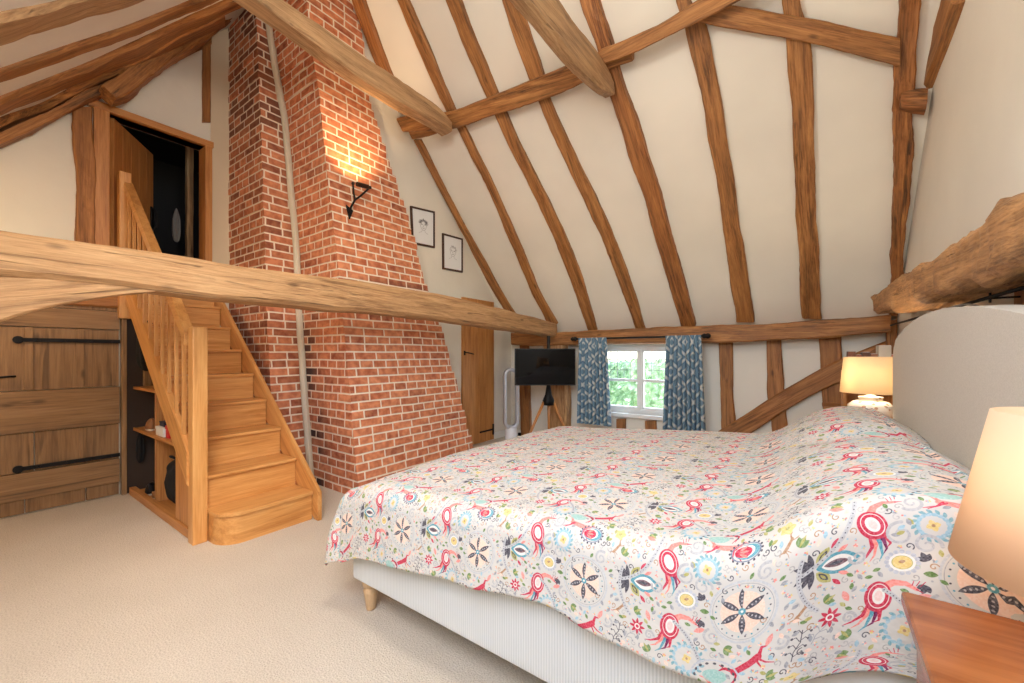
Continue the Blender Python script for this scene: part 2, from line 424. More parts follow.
# ================================================================== exposed timbers
UP_F = (0, -PITCH, -1); UP_B = (0, PITCH, -1)
G_R = 'curved oak rafters on the roof slope above the window wall'
def rafter(rows, label, off=.05, depth=.11, mat='rafter', rough=.010, back=False, group=G_R, name='roof_rafter', **kw):
    sides = [(on_roof(a, y, off, back), on_roof(b, y, off, back)) for (y, a, b) in rows]
    return timber(name, M[mat], sides, UP_B if back else UP_F, depth, rough, label, 'rafter', group, **kw)
rafter([(-60, 334, 347), (0, 351, 363), (42, 366, 378), (80, 382, 393), (112, 397, 408)], 'rusty brown rafter against the chimney, above the end of the upper purlin', mat='rafter_red')
rafter([(140, 413, 420), (200, 444, 450), (245, 468, 475), (290, 491, 500), (312, 505, 513), (334, 519, 528)], 'thinnest rafter, running down the edge between picture wall and sloping ceiling', off=.035)
rafter([(-60, 372, 385), (0, 396, 407), (55, 420, 431), (110, 445, 454), (130, 457, 465), (198, 491, 498), (245, 511, 519), (290, 530, 538), (325, 547, 557)], 'narrow rafter meeting the window wall directly above the television')
rafter([(-60, 424, 440), (0, 444, 459), (60, 470, 483), (113, 493, 505), (170, 520, 532), (212, 541, 553), (270, 566, 578), (332, 588, 597)], 'slim rafter landing above the left blue curtain')
rafter([(-60, 484, 504), (0, 502, 520), (35, 513, 530), (72, 526, 542), (102, 538, 550), (160, 563, 576), (223, 594, 607), (285, 619, 631), (331, 636, 645)], 'wavy rafter landing above the middle of the window')
rafter([(-60, 566, 584), (0, 578, 597), (46, 596, 613), (85, 605, 623), (135, 622, 641), (215, 648, 665), (270, 664, 680), (327, 681, 695)], 'stout knotty rafter under the end of the short pale tie, landing above the right curtain', off=.08, mat='rafter_red')
rafter([(-60, 668, 680), (0, 676, 690), (25, 684, 705), (80, 697, 717), (133, 708, 727), (222, 722, 739), (323, 736, 755)], 'broad rafter second from the bed-side corner, under the purlin and brace crossing')
rafter([(-60, 776, 797), (0, 783, 801), (52, 787, 811), (162, 794, 815), (240, 797, 818), (319, 802, 822)], 'straight broad rafter crossed by the sloping wind brace')
rafter([(-60, 898, 925), (0, 897, 920), (85, 896, 917), (150, 895, 913), (212, 893, 908), (277, 891, 903), (316, 889, 899)], 'rafter in the corner between the sloping ceiling and the bed-side wall', off=.07, mat='rafter_red', rough=.018)

def purlin(rows, label, off, depth, mat='rafter', name='purlin', cat='beam', **kw):
    sides = [(on_roof(x, b, off), on_roof(x, a, off)) for (x, a, b) in rows]
    return timber(name, M[mat], sides, UP_F, depth, .008, label, cat, **kw)
purlin([(396, 119, 133), (449, 112, 130), (500, 93, 114), (560, 69, 94), (600, 54, 74), (632, 44, 62)], 'long upper purlin crossing the rafters from the chimney wall to mid ceiling', .14, .085)
purlin([(598, 52, 67), (640, 33, 50), (662, 23, 39), (693, 4, 25), (740, -24, 1), (800, -62, -35)], 'thinner purlin piece lapped over the first and rising out of the top of the view', .225, .08)
purlin([(700, 4, 22), (740, 7, 30), (800, 18, 43), (850, 28, 54), (900, 39, 67)], 'sloping wind brace from the purlin to the corner rafter', .10, .06, name='wind_brace', cat='brace')
# stub piece below the purlin end
sd = [(on_roof(x, b, .05), on_roof(x, a, .05)) for x, a, b in ((406, 127, 141), (430, 124, 136), (448, 122, 130))]
timber('purlin_block', M['rafter'], sd, UP_F, .06, .006, 'short block under the end of the long purlin beside the chimney', 'block')

# collars: pale timbers across the room
def level_x(pts, X, label, depth, mat, name, cat, rough=.008, up=(1, 0, 0), **kw):
    """timber whose face is the plane x = X; pts = (x, ytop, ybottom)"""
    sides = [(on_x(x, b, X), on_x(x, a, X)) for x, a, b in pts]
    return timber(name, M[mat], sides, up, depth, rough, label, cat, **kw)
level_x([(215, -50, -30), (262, -17, 3), (300, 10, 31), (350, 45, 69), (400, 80, 101), (436, 105, 122), (452, 122, 132)], -3.03, 'long pale collar beam crossing in front of the chimney up to the purlin', .16, 'pale', 'collar_beam', 'beam')
level_x([(480, -105, -62), (520, -53, -10), (540, -26, 15), (560, 0, 41), (576, 21, 62), (590, 40, 76), (604, 60, 88), (615, 82, 94)], -1.30, 'short bleached collar tie meeting the stout knotty rafter', .10, 'pale', 'collar_beam', 'beam')

# main tie beam across the room and its arch brace
TX = -2.80
def prof(pts, X, **k): return level_x(pts, X, **k)
tie_pts = [(-60, 212, 270), (0, 228, 274), (60, 237, 279), (130, 247, 286), (200, 259, 296), (260, 268, 302), (330, 277, 309), (400, 287, 315), (450, 296, 321), (500, 308, 328), (535, 317, 333), (557, 323, 337)]
level_x(tie_pts, TX, 'great pale tie beam spanning the room in front of stairs and chimney', .24, 'tie', 'tie_beam', 'beam', rough=.007, cham=.12)
level_x([(-70, 268, 352), (-20, 272, 334), (0, 274, 322), (40, 277, 310), (80, 281, 301), (120, 284, 294), (155, 288, 291)], TX - .03, 'curved arch brace under the near end of the great tie beam', .12, 'tie', 'arch_brace', 'brace', rough=.004, cham=.06)

# end tie beam above the headboard
ep = [(872, 294, 313), (886, 285, 312), (905, 272, 308), (935, 254, 296), (960, 236, 287), (990, 206, 276), (1024, 178, 262), (1080, 128, 238)]
level_x(ep, .50, 'rugged hewn tie beam along the wall above the headboard', .24, 'rugged', 'tie_beam', 'beam', rough=.022, up=(-1, 0, 0), freq=5.0, cham=.14, step=.02, smooth=True)
# collar set in that wall, with its broken block
level_x([(912, 78, 122), (922, 50, 92), (936, 14, 54), (952, -34, 6)], .69, 'slim collar running up the bed-side wall from the corner rafter', .10, 'rafter', 'wall_collar', 'beam', up=(-1, 0, 0))
sd = [(on_y(900, 90, 3.85), on_y(900, 106, 3.85)), (on_y(927, 86, 3.85), on_y(924, 108, 3.85))]
timber('broken_block', M['rafter_red'], sd, (0, -1, 0), .12, .02, 'splintered dark block at the foot of the slim wall collar', 'block')

# wall plate
PY = 5.02
def on_wall(rows, label, depth=.10, Y=PY, name='wall_plate', cat='beam', mat='rafter', vert=False, **kw):
    if vert: sides = [(on_y(a, y, Y), on_y(b, y, Y)) for y, a, b in rows]
    else: sides = [(on_y(x, b, Y), on_y(x, a, Y)) for x, a, b in rows]
    return timber(name, M[mat], sides, (0, -1, 0), depth, kw.pop('rough', .008), label, cat, **kw)
on_wall([(511, 333, 345), (545, 333, 346), (560, 332, 345), (620, 329, 344), (700, 326, 343), (760, 324, 341), (830, 319, 337), (892, 314, 332)], 'long wall plate along the top of the window wall', depth=.30, mat='rafter', rough=.010)
G_S = 'upright oak studs in the window wall'
SY = 5.20
def stud(rows, label, name='wall_stud', cat='post', Y=SY, depth=.10, group=G_S, **kw):
    rows = [r for r in rows]
    b = rows[-1]; P = on_y((b[1] + b[2]) / 2, b[0], Y)
    # carry the post down to the carpet
    yb = HY + (CAMH - .01) / (CAMH - P.z) * (b[0] - HY)
    dx = b[1] - rows[-2][1]; 
    rows.append((yb, b[1] + 1, b[2] + 1))
    return on_wall(rows, label, depth, Y, name, cat, vert=True, group=group, **kw)
stud([(340, 718, 732), (390, 720, 733), (432, 721, 736)], 'oak stud just right of the right blue curtain', mat='post')
stud([(338, 766, 781), (385, 767, 784), (430, 772, 788)], 'narrow waisted oak stud crossed by the long brace', mat='post')
stud([(335, 819, 842), (375, 821, 842), (425, 825, 843)], 'widest oak stud, behind the lit bedside lamp', mat='post')
stud([(320, 887, 898), (345, 888, 898), (400, 889, 899)], 'dark corner post at the end of the window wall beyond the headboard', Y=5.10, mat='post')
stud([(345, 519, 528), (387, 519, 529), (425, 520, 530)], 'slim oak post behind the tower fan and screen edge', mat='post')
stud([(419, 616, 625), (425, 616, 625)], 'short stud left of centre under the window sill', mat='post')
stud([(421, 645, 656), (427, 645, 656)], 'short stud right of centre under the window sill', mat='post')
stud([(338, 541, 562), (387, 547, 566), (430, 547, 566)], 'stout truss post behind the television at the end of the great tie beam', Y=5.06, depth=.18, group=None, mat='tie')
sd = [(on_y(x, b, 5.17), on_y(x, a, 5.17)) for x, a, b in ((716, 433, 455), (740, 418, 440), (787, 388, 410), (827, 366, 388), (860, 351, 377), (889, 340, 366))]
timber('wall_brace', M['post'], sd, (0, -1, 0), .08, .006, 'long diagonal brace climbing the window wall to the corner post', 'brace')
# stud behind the end tie beam
bm_ = [(on_x(1014, y, .70), on_x(1026, y, .70)) for y in (262, 302)]
timber('wall_stud', M['post'], [(on_x(1014, 262, .70), on_x(1028, 262, .70)), (on_x(1014, 330, .70), on_x(1028, 330, .70))], (-1, 0, 0), .08, .005, 'stump of a stud between the rugged tie beam and the headboard', 'post')

# ------------------------------------------------ timbers of the opposite slope at the stair head
G_B = 'rough rafters on the slope over the stair end'
def brafter(rows, label, **kw):
    off = kw.pop('off', .06) * .45
    sides = [(on_roof(x, b, off, True), on_roof(x, a, off, True)) for x, a, b in rows]
    return timber('roof_rafter', M[kw.pop('mat', 'rafter')], sides, UP_B, kw.pop('depth', .12), kw.pop('rough', .014) * .6, label, 'rafter', G_B, **kw)
brafter([(-60, 34, 60), (0, 20, 47), (45, 10, 33), (90, -2, 20), (150, -22, -2), (230, -60, -38)], 'weathered grey brown rafter topmost at the left edge of the view', mat='pale')
brafter([(-60, 97, 104), (0, 75, 84), (60, 53, 63), (129, 30, 39), (190, 5, 14), (240, -18, -8)], 'reddish rafter second down at the left edge of the view')
brafter([(-60, 128, 138), (0, 104, 116), (61, 80, 93), (110, 59, 73), (163, 34, 48), (215, 10, 22), (260, -12, -2)], 'cracked rafter third down at the left edge of the view', off=.08, rough=.02)
brafter([(-60, 154, 163), (0, 126, 138), (46, 109, 120), (80, 91, 103), (120, 71, 84), (170, 43, 56), (225, 16, 26)], 'split dark rafter lowest at the left edge, ending behind the crooked principal', off=.10, rough=.02)
sd = [(on_x(x, b, -4.88), on_x(x, a, -4.88)) for x, a, b in ((-60, 164, 175), (0, 132, 143), (46, 112, 123), (90, 90, 101), (108, 82, 93))]
timber('wall_rafter', M['rafter'], sd, (1, 0, 0), .14, .01, 'thin rafter along the top of the stair end wall', 'rafter')
sd = [(on_x(a, b, -4.72), on_x(c, d, -4.72)) for a, b, c, d in ((118, 99, 104, 84), (134, 92, 125, 71), (152, 75, 148, 50), (178, 56, 170, 32), (205, 38, 198, 4), (236, 14, 226, -18), (250, 2, 240, -32))]
timber('principal_timber', M['rafter'], sd, (1, 0, 0), .22, .02, 'thick crooked principal timber above the upper doorway', 'beam')
sd = [(on_x(203, y, XL + .03), on_x(211, y, XL + .03)) for y in (40, 80, 122)]
timber('wall_stud', M['post'], sd, (1, 0, 0), .06, .005, 'thin dark stud above the upper doorway beside the chimney', 'post')
sd = [(on_x(x, b, XL + .03), on_x(x, a, XL + .03)) for x, a, b in ((154, 66, 75), (180, 52, 60), (212, 36, 44))]
timber('wall_rail', M['post'], sd, (1, 0, 0), .06, .005, 'thin dark rail above the upper doorway under the roof', 'beam')
# post left of the upper doorway
sd = [(on_x(73, 106, XL + .05), on_x(94, 106, XL + .05)), (on_x(75, 150, XL + .05), on_x(96, 150, XL + .05)), (on_x(78, 180, XL + .05), on_x(97, 180, XL + .05)), (on_x(76, 240, XL + .05), on_x(97, 240, XL + .05)), (on_x(77, 285, XL + .05), on_x(97, 285, XL + .05))]
timber('door_post', M['post'], sd, (1, 0, 0), .10, .012, 'waisted old post left of the upper doorway', 'post')
# lintel rail over the barn door
a = on_x(-60, 300, XL + .06); sd = [((XL + .06, -.95, 1.70), (XL + .06, -.95, 1.86)), ((XL + .06, .3, 1.70), (XL + .06, .3, 1.88)), ((XL + .06, .98, 1.69), (XL + .06, .98, 1.87))]
timber('door_lintel', M['post'], sd, (1, 0, 0), .12, .008, 'low dark lintel over the wide brown plank door', 'beam')

# ================================================================== chimney
def tab(T, z):
    if z <= T[0][0]: return T[0][1]
    for (a, u), (b, v) in zip(T, T[1:]):
        if z <= b: return u + (v - u) * (z - a) / (b - a)
    return T[-1][1]
XF = [(0, -3.17), (1.0, -3.31), (1.64, -3.41), (2.3, -3.52), (3.2, -3.62), (4.1, -3.69), (5.3, -3.72)]
YS = [(0, 2.13), (2.3, 2.12), (3.7, 2.04), (4.2, 1.97), (5.3, 1.86)]
XPI = [(0, -3.95), (.22, -3.98), (1.83, -4.19), (2.2, -4.20), (3.7, -4.30), (4.5, -4.38), (5.3, -4.42)]
edge = []
for x, y in ((472, 442), (466, 422), (462, 402), (456, 382), (446, 345), (440, 325), (428, 291), (414.4, 240), (406.5, 213), (391, 167.5), (380, 133), (368.5, 99), (366, 57), (362, 34), (352, 0)):
    r = ray(x, y); lo, hi = 1.0, 9.0
    for _ in range(50):
        t = (lo + hi) / 2; P = C0 + r * t
        if P.x > tab(XF, P.z): lo = t
        else: hi = t
    edge.append((P.z, P.y))
YE = [(0, edge[0][1] + .06)] + edge + [(5.3, edge[-1][1] - .1)]
def brick_stack(name, rings, parent, soot=None, label=None):
    """rings: list of closed outlines, one per height"""
    bm = bmesh.new(); uvl = bm.loops.layers.uv.new('UVMap'); sl = bm.verts.layers.float.new('soot')
    vs = [[bm.verts.new(p) for p in r] for r in rings]
    if soot:
        for r in vs:
            for v in r: v[sl] = soot(v.co)
    m = len(vs[0])
    per = [[0] for _ in rings]
    for k, r in enumerate(rings):
        for i in range(m): per[k].append(per[k][-1] + (Vector(r[(i + 1) % m]) - Vector(r[i])).length)
    # u measured from a fixed corner so that courses stay upright: use world offsets
    for k in range(len(rings) - 1):
        for i in range(m):
            f = bm.faces.new((vs[k][i], vs[k][(i + 1) % m], vs[k + 1][(i + 1) % m], vs[k + 1][i]))
            ax = 1 if abs(rings[k][i][0] - rings[k][(i + 1) % m][0]) < abs(rings[k][i][1] - rings[k][(i + 1) % m][1]) else 0
            for lp in f.loops:
                c = lp.vert.co; u = c.y + .117 if ax == 1 else c.x + .06
                lp[uvl].uv = (u + 10, c.z)
    bm.faces.new(vs[-1]); bm.faces.new(list(reversed(vs[0])))
    me = bpy.data.meshes.new(name); bmesh.ops.recalc_face_normals(bm, faces=bm.faces[:]); bm.to_mesh(me); bm.free(); me.materials.append(M['brick'])
    o = bpy.data.objects.new(name, me); COL.objects.link(o); o.parent = parent; o.location = -Vector(parent.location)
    if label: o['label'] = label
    return o
chim = thing('brick_chimney', 'massive leaning red brick chimney with stepped side pier beside the stairs', 'chimney', (-3.6, 2.6, 0))
ROW = .077; rr = random.Random(5)
rings = []
zt = 0
for k in range(int(5.05 / ROW) + 1):
    z0 = k * ROW; z1 = z0 + ROW * .995; zm = z0 + ROW / 2
    j = rr.uniform(-.010, .010); 
    x, ys, ye = tab(XF, zm) , tab(YS, zm), tab(YE, zm) + rr.uniform(-.018, .018)
    js = rr.uniform(-.004, .004)
    if z1 > roof_z(max(ye, ys)) + .3 and z0 > 4.8: break
    for z in (z0, z1):
        n = 5
        front = [(tab(XF, z) , ys + js + (ye - ys - js) * i / n, z) for i in range(n + 1)]
        ns = 4; side = [(-4.65 + (tab(XF, z) + 4.65) * i / ns, ys + js, z) for i in range(ns)]
        rings.append(side + front + [(-4.65, ye, z)])
def brick_dark_f(c):
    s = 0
    if c.y < tab(YS, c.z) + .02: s = max(0, 1 - abs(c.x - tab(XPI, c.z)) / .34) * max(0, min(1, (2.4 - c.z) / 1.2)) * 1.6  # darker bricks near the inner corner, fading out higher up
    if c.z < 2.05 and c.z > 1.62 and c.y > 2.2: s = .55  # shade of the tie beam painted into the bricks as a darker band
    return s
brick_stack('chimney_breast', rings, chim, brick_dark_f)
rings = []
for k in range(int(4.9 / ROW) + 1):
    z0 = k * ROW; z1 = z0 + ROW * .995; js = rr.uniform(-.006, .006); jx = rr.uniform(-.005, .005)
    for z in (z0, z1):
        x = tab(XPI, z) + jx; yb = tab(YS, z) + .01
        rings.append([(XL + .002, 1.80 + js, z), (-4.6, 1.80 + js, z), (x, 1.80 + js, z), (x, yb, z), (XL + .002, yb, z)])
brick_stack('side_pier', rings, chim, lambda c: .35 + (.3 if c.z > 3.5 else 0))  # pier bricks toned darker, more so near the top
pts = [Vector((tab(XPI, z) + .03, tab(YS, z) - .028, z)) for z in [i * .1 for i in range(0, 49)]]
bm = NB(); tube(bm, [p + Vector((.006 * noise.noise(p * 4), .006 * noise.noise(p * 3 + Vector((3, 1, 1))), 0)) for p in pts], .031, 12)
tube(bm, [p + Vector((.026, -.012, 0)) for p in pts], .012, 8)
obj('corner_conduit', bm, plaster('limewashed_conduit', srgb(222, 212, 190), .08, .9), chim, smooth=True, label='off-white limewashed pipe in the corner of the brickwork')
# limewashed plaster strip left of the pier
bm = NB(); prism(bm, [on_x(211, y, XL + .012) for y in (34, 300)] + [on_x(230, y, XL + .012) for y in (300, 22)], (-.03, 0, 0))
tag(obj('trim_1', bm, plaster('limewash_strip', srgb(222, 206, 178))), kind='structure')

# iron wall lamp on the chimney
def chim_pt(x, y, out=0.0):
    r = ray(x, y); lo, hi = 1.0, 9.0
    for _ in range(50):
        t = (lo + hi) / 2; P = C0 + r * t
        if P.x > tab(XF, P.z) + out: lo = t
        else: hi = t
    return P
wl = chim_pt(349, 213); wall_lamp = thing('wall_light', 'forked black iron wall light high on the brick chimney', 'wall light', wl)
bm = NB(); A = chim_pt(349, 208, .02)
prism(bm, [chim_pt(345.5, 205, .002), chim_pt(352.5, 211, .002), chim_pt(349, 219.5, .002)], (.014, 0, 0)); obj('back_plate', bm, M['iron'], wall_lamp)
J = chim_pt(355, 200, .10); L1 = chim_pt(353, 183.5, .16); L2 = chim_pt(370, 187.5, .16)
bm = NB(); tube(bm, [chim_pt(349, 213, .012), chim_pt(351, 207, .05), J], .010, 8); tube(bm, [J, chim_pt(353.5, 192, .14), L1], .009, 8); tube(bm, [J, chim_pt(361, 195.5, .13), L2], .009, 8)
for q in (L1, L2): bmesh.ops.create_icosphere(bm, subdivisions=2, radius=.016, matrix=Matrix.Translation(q))
obj('forked_arm', bm, M['iron'], wall_lamp)
bm = NB(); a = chim_pt(357, 184, .16); b = chim_pt(368, 187, .16); tube(bm, [a, b], .022, 14); obj('lamp_tube', bm, plain('dark_bronze', srgb(66, 42, 30), .4, .7), wall_lamp)
LAMP_P = (a + b) / 2

# ================================================================== pictures on the side wall
def sketch(name, seed):
    W, H = 150, 230; im = np.ones((H, W, 4), np.float32); im[..., :3] = (.93, .94, .95)
    yy, xx = np.mgrid[0:H, 0:W]; rs = random.Random(seed)
    def stroke(pts, w, a):
        d = np.full((H, W), 1e9)
        for (x0, y0), (x1, y1) in zip(pts, pts[1:]):
            dx, dy = x1 - x0, y1 - y0; L = dx * dx + dy * dy + 1e-9
            tt = np.clip(((xx - x0) * dx + (yy - y0) * dy) / L, 0, 1); d = np.minimum(d, np.hypot(xx - x0 - tt * dx, yy - y0 - tt * dy))
        c = np.clip(w - d + .5, 0, 1)[..., None] * a; im[..., :3] = im[..., :3] * (1 - c) + np.array((.25, .25, .27)) * c
    cx, cy = W * .5, H * .56
    stroke([(cx + 26 * math.sin(t) * (1 - .18 * (math.cos(t) < 0)), cy + 36 * math.cos(t)) for t in [i * .26 for i in range(26)]], .8, .6)
    for k in range(70 if seed == 1 else 26):
        t = rs.uniform(-1.5, 1.5); r0 = rs.uniform(24, 38)
        stroke([(cx + r0 * math.sin(t), cy + 8 + r0 * math.cos(t)), (cx + (r0 - 13) * math.sin(t + .2), cy + 4 + (r0 - 6) * math.cos(t + .2))], 1.0, .5 if seed == 1 else .3)
    for s in (-1, 1):
        stroke([(cx + s * 16, cy + 3), (cx + s * 11, cy + 5), (cx + s * 6, cy + 3)], 1.2, .7); stroke([(cx + s * 11, cy), (cx + s * 11, cy + 1)], 1.6, .8)
        stroke([(cx + s * 10, cy - 36), (cx + s * 14, cy - 48), (cx + s * 34, cy - 56)], .8, .5)
    stroke([(cx, cy), (cx - 3, cy - 11), (cx + 3, cy - 12)], .8, .6); stroke([(cx - 8, cy - 20), (cx, cy - 22), (cx + 8, cy - 20)], 1.1, .7)
    img = bpy.data.images.new(name, W, H); img.pixels.foreach_set(im.ravel()); img.update(); img.pack()
    t = NT(name + '_paper'); tx = t.add('ShaderNodeTexImage'); tx.image = img; t.link(tx.outputs[0], t.b.inputs['Base Color']); t.b.inputs['Roughness'].default_value = .3; return t.m
frame_m = plain('dark_walnut_frame', srgb(66, 38, 26), .4)
def picture(q, label, seed):
    P = [on_x(x, y, XP + .022) for x, y in q]     # tl, tr, br, bl
    c = sum(P, Vector()) / 4; th = thing('framed_picture', label, 'picture', (XP, c.y, c.z), group='pencil portraits on the side wall')
    def lerp(k, f): return P[k].lerp(c, f)
    bm = NB()
    fw = .021
    inn = []
    for k in range(4):
        e1 = (P[(k + 1) % 4] - P[k]).normalized(); e0 = (P[k - 1] - P[k]).normalized(); inn.append(P[k] + (e1 + e0) * fw)
    for k in range(4):
        j = (k + 1) % 4; prism(bm, [P[k], P[j], inn[j], inn[k]], (-.022, 0, 0))
    obj('picture_frame', bm, frame_m, th)
    me = bpy.data.meshes.new('sketch'); pp = [p + Vector((-.010, 0, 0)) for p in inn]
    me.from_pydata([p - th.location for p in pp], [], [(3, 2, 1, 0)]); uv = me.uv_layers.new(name='UVMap')
    for i, k in enumerate((3, 2, 1, 0)): uv.data[i].uv = [(0, 1), (1, 1), (1, 0), (0, 0)][k]
    me.materials.append(sketch('pencil_sketch_%d' % seed, seed)); o = bpy.data.objects.new('sketch_sheet', me); COL.objects.link(o); o.parent = th
picture([(411, 205.7), (435, 211.5), (435, 248), (412.5, 243.5)], 'upper framed pencil portrait with dark shaded hair, next to the chimney', 1)
picture([(443, 233), (463, 238.6), (463, 272.5), (443.3, 269)], 'lower framed pencil portrait with faint lines, nearer the window wall', 2)
# ================================================================== staircase
RISE, GO, N0X = .2205, .2565, -3.06
SY0, SY1 = 1.0, 1.66
st = thing('staircase', 'steep golden oak staircase with newel posts climbing to the upper doorway', 'staircase', (-3.9, 1.33, 0))
def nose_z(X): return RISE + (N0X - X) / GO * RISE      # nosing line
# bottom bullnose step
def bull(z0, z1, grow):
    pts = []
    x1, ya = N0X - .025 + grow, 1.055 - grow * .5
    R = .14
    for i in range(0, 13):
        a = math.pi / 2 * i / 12
        pts.append((x1 - R - .02 + (R + .02) * math.sin(a), ya + R - R * math.cos(a), 0))
    pts += [(x1, SY1, 0), (N0X - GO - .03, SY1, 0), (N0X - GO - .03, ya, 0)]
    return [Vector((p[0], p[1], z0)) for p in pts]
bm = NB(); prism(bm, bull(0, 0, 0), (0, 0, RISE - .025)); obj('riser', bm, M['goldY'], st)
bm = NB(); prism(bm, bull(RISE - .025, 0, .02), (0, 0, .025)); obj('tread', bm, M['goldY'], st)
for k in range(1, 9):
    x = N0X - GO * k; z = RISE * (k + 1)
    ya = SY0 + .02
    if k < 8:
        bm = NB(); box(bm, (x - GO - .03, ya, z - .025), (x, SY1, z), .008); obj('tread', bm, M['goldY'], st)
        bm = NB(); box(bm, (x - .045, ya, z - RISE), (x - .025, SY1, z - .0255)); obj('riser', bm, M['goldY'], st)
bm = NB(); box(bm, (XL + .001, ya, 8 * RISE + .195), (N0X - GO * 8 + .0, SY1, 8 * RISE + .22), .006); obj('tread', bm, M['goldY'], st)
bm = NB(); box(bm, (XL + .03, ya, 8 * RISE - .01), (N0X - GO * 8 + .0 - .02, SY1, 8 * RISE + .194)); obj('riser', bm, M['goldY'], st)
# stringers
def stringer(y0, y1, xb, up, dn, name, mat, foot=True):
    zt = lambda X: nose_z(X) + up; zb = lambda X: nose_z(X) - dn
    pts = [(xb, y0, 0), (xb, y0, zt(xb)), (XL + .004, y0, zt(XL + .004)), (XL + .004, y0, max(0, zb(XL)))]
    xz = N0X + RISE / (RISE / GO) - dn / (RISE / GO)    # where the lower edge meets the floor
    pts.append((min(xb - .01, xz), y0, 0))
    if not foot: pts = [(xb, y0, zb(xb)), (xb, y0, zt(xb)), (XL + .004, y0, zt(XL + .004)), (XL + .004, y0, zb(XL))]
    bm = NB(); prism(bm, [Vector(p) for p in pts], (0, y1 - y0, 0))
    bmesh.ops.bevel(bm, geom=[e for e in bm.edges if abs(e.verts[0].co.y - e.verts[1].co.y) < 1e-6], offset=.004, segments=2, affect='EDGES')
    # grain runs along the slope: build in a turned frame
    ang = math.atan2(RISE, GO)
    R = Matrix.Rotation(ang, 4, 'Y')
    c = Vector((-3.9, (y0 + y1) / 2, 1.0))
    for v in bm.verts: v.co = R.inverted() @ (v.co - c)
    o = obj(name, bm, mat, st)
    me = o.data; off = o.location + Vector(st.location)      # centre expressed in the turned frame
    o.matrix_basis = Matrix.Translation(c - Vector(st.location)) @ R @ Matrix.Translation(off)
    o.rotation_mode = 'XYZ'; return o
stringer(1.665, 1.70, -3.01, .04, .22, 'stringer', M['goldX'])
stringer(.955, .995, -3.37, .13, .10, 'stringer', M['goldX'], False)
# newel posts
bm = NB(); box(bm, (-3.385, .965, 0), (-3.295, 1.05, 1.462), .006); obj('newel_post', bm, M['goldZ'], st)
bm = NB(); box(bm, (-5.035, .915, 1.6), (-4.95, .995, 2.92), .006); obj('newel_post', bm, M['goldZ'], st)
# handrail with a steep lower end
def sl_prism(pts, y0, y1, name, mat):
    bm = NB(); prism(bm, [Vector((p[0], y0, p[1])) for p in pts], (0, y1 - y0, 0)); return obj(name, bm, mat, st)
rz = lambda X: 1.34 + (-3.38 - X) * .90
sl_prism([(-3.39, rz(-3.38)), (-3.39, rz(-3.38) + .085), (-3.46, rz(-3.46) + .09), (-4.955, rz(-4.955) + .075), (-4.955, rz(-4.955)), (-3.46, rz(-3.46))], .945, 1.005, 'handrail', M['goldX'])
xs = [-3.50 - .158 * i for i in range(10)]
for x in xs:
    bm = NB(); box(bm, (x - .012, .964, nose_z(x) + .05), (x + .012, .986, rz(x) + .02), .003)
    obj('baluster', bm, M['goldZ'], st)
# under-stair panel flush with the stringer and the plinth board
bm = NB(); px0, px1 = -3.76, -3.40
prism(bm, [Vector((px1, .998, .07)), Vector((px1, .998, nose_z(px1) - .04)), Vector((px0, .998, nose_z(px0) - .04)), Vector((px0, .998, .07))], (0, .018, 0)); obj('side_panel', bm, M['doorZ'], st)
bm = NB(); box(bm, (-4.98, .985, 0), (-3.40, 1.03, .065), .003); obj('plinth', bm, M['doorX'], st)
# upper guard: newel stub to the landing
bm = NB(); box(bm, (-4.985, 1.0, 1.72), (-4.905, 1.03, 1.80)); obj('landing_trim', bm, M['goldX'], st)

# shelves under the stairs
sh = thing('under_stair_shelves', 'open oak shelves built in under the staircase', 'shelf', (-4.3, 1.2, 0))
bm = NB(); box(bm, (-5.02, 1.02, .575), (-3.78, 1.58, .600), .003); obj('shelf', bm, M['doorX'], sh)
bm = NB(); box(bm, (-5.02, 1.02, .955), (-4.20, 1.58, .980), .003); obj('shelf', bm, M['doorX'], sh)
bm = NB(); box(bm, (-4.49, 1.05, .02), (-4.47, 1.58, .574), .002); obj('divider', bm, M['doorZ'], sh)
bm = NB(); box(bm, (-4.49, 1.05, .601), (-4.47, 1.58, .954), .002); obj('divider', bm, M['doorZ'], sh)
bm = NB(); box(bm, (-4.86, 1.59, .0), (-4.16, 1.61, .95), .002); box(bm, (-4.16, 1.59, .0), (-3.82, 1.61, .57), .002); obj('back_board', bm, M['doorZ'], sh)
bm = NB(); box(bm, (XL + .002, .98, 0), (XL + .03, 1.66, 1.72), .002); obj('end_panel', bm, plain('dark_stained_board', srgb(58, 42, 30), .7), sh)
bm = NB(); box(bm, (-5.02, 1.04, .0), (-3.78, 1.58, .018), .002); obj('bottom_board', bm, M['doorX'], sh)
bm = NB(); box(bm, (-5.03, 1.09, .98), (-4.98, 1.15, 1.72), .004); obj('corner_post', bm, M['barnZ'], sh)
# contents
def pt(x, y, Y): return on_y(x, y, Y)
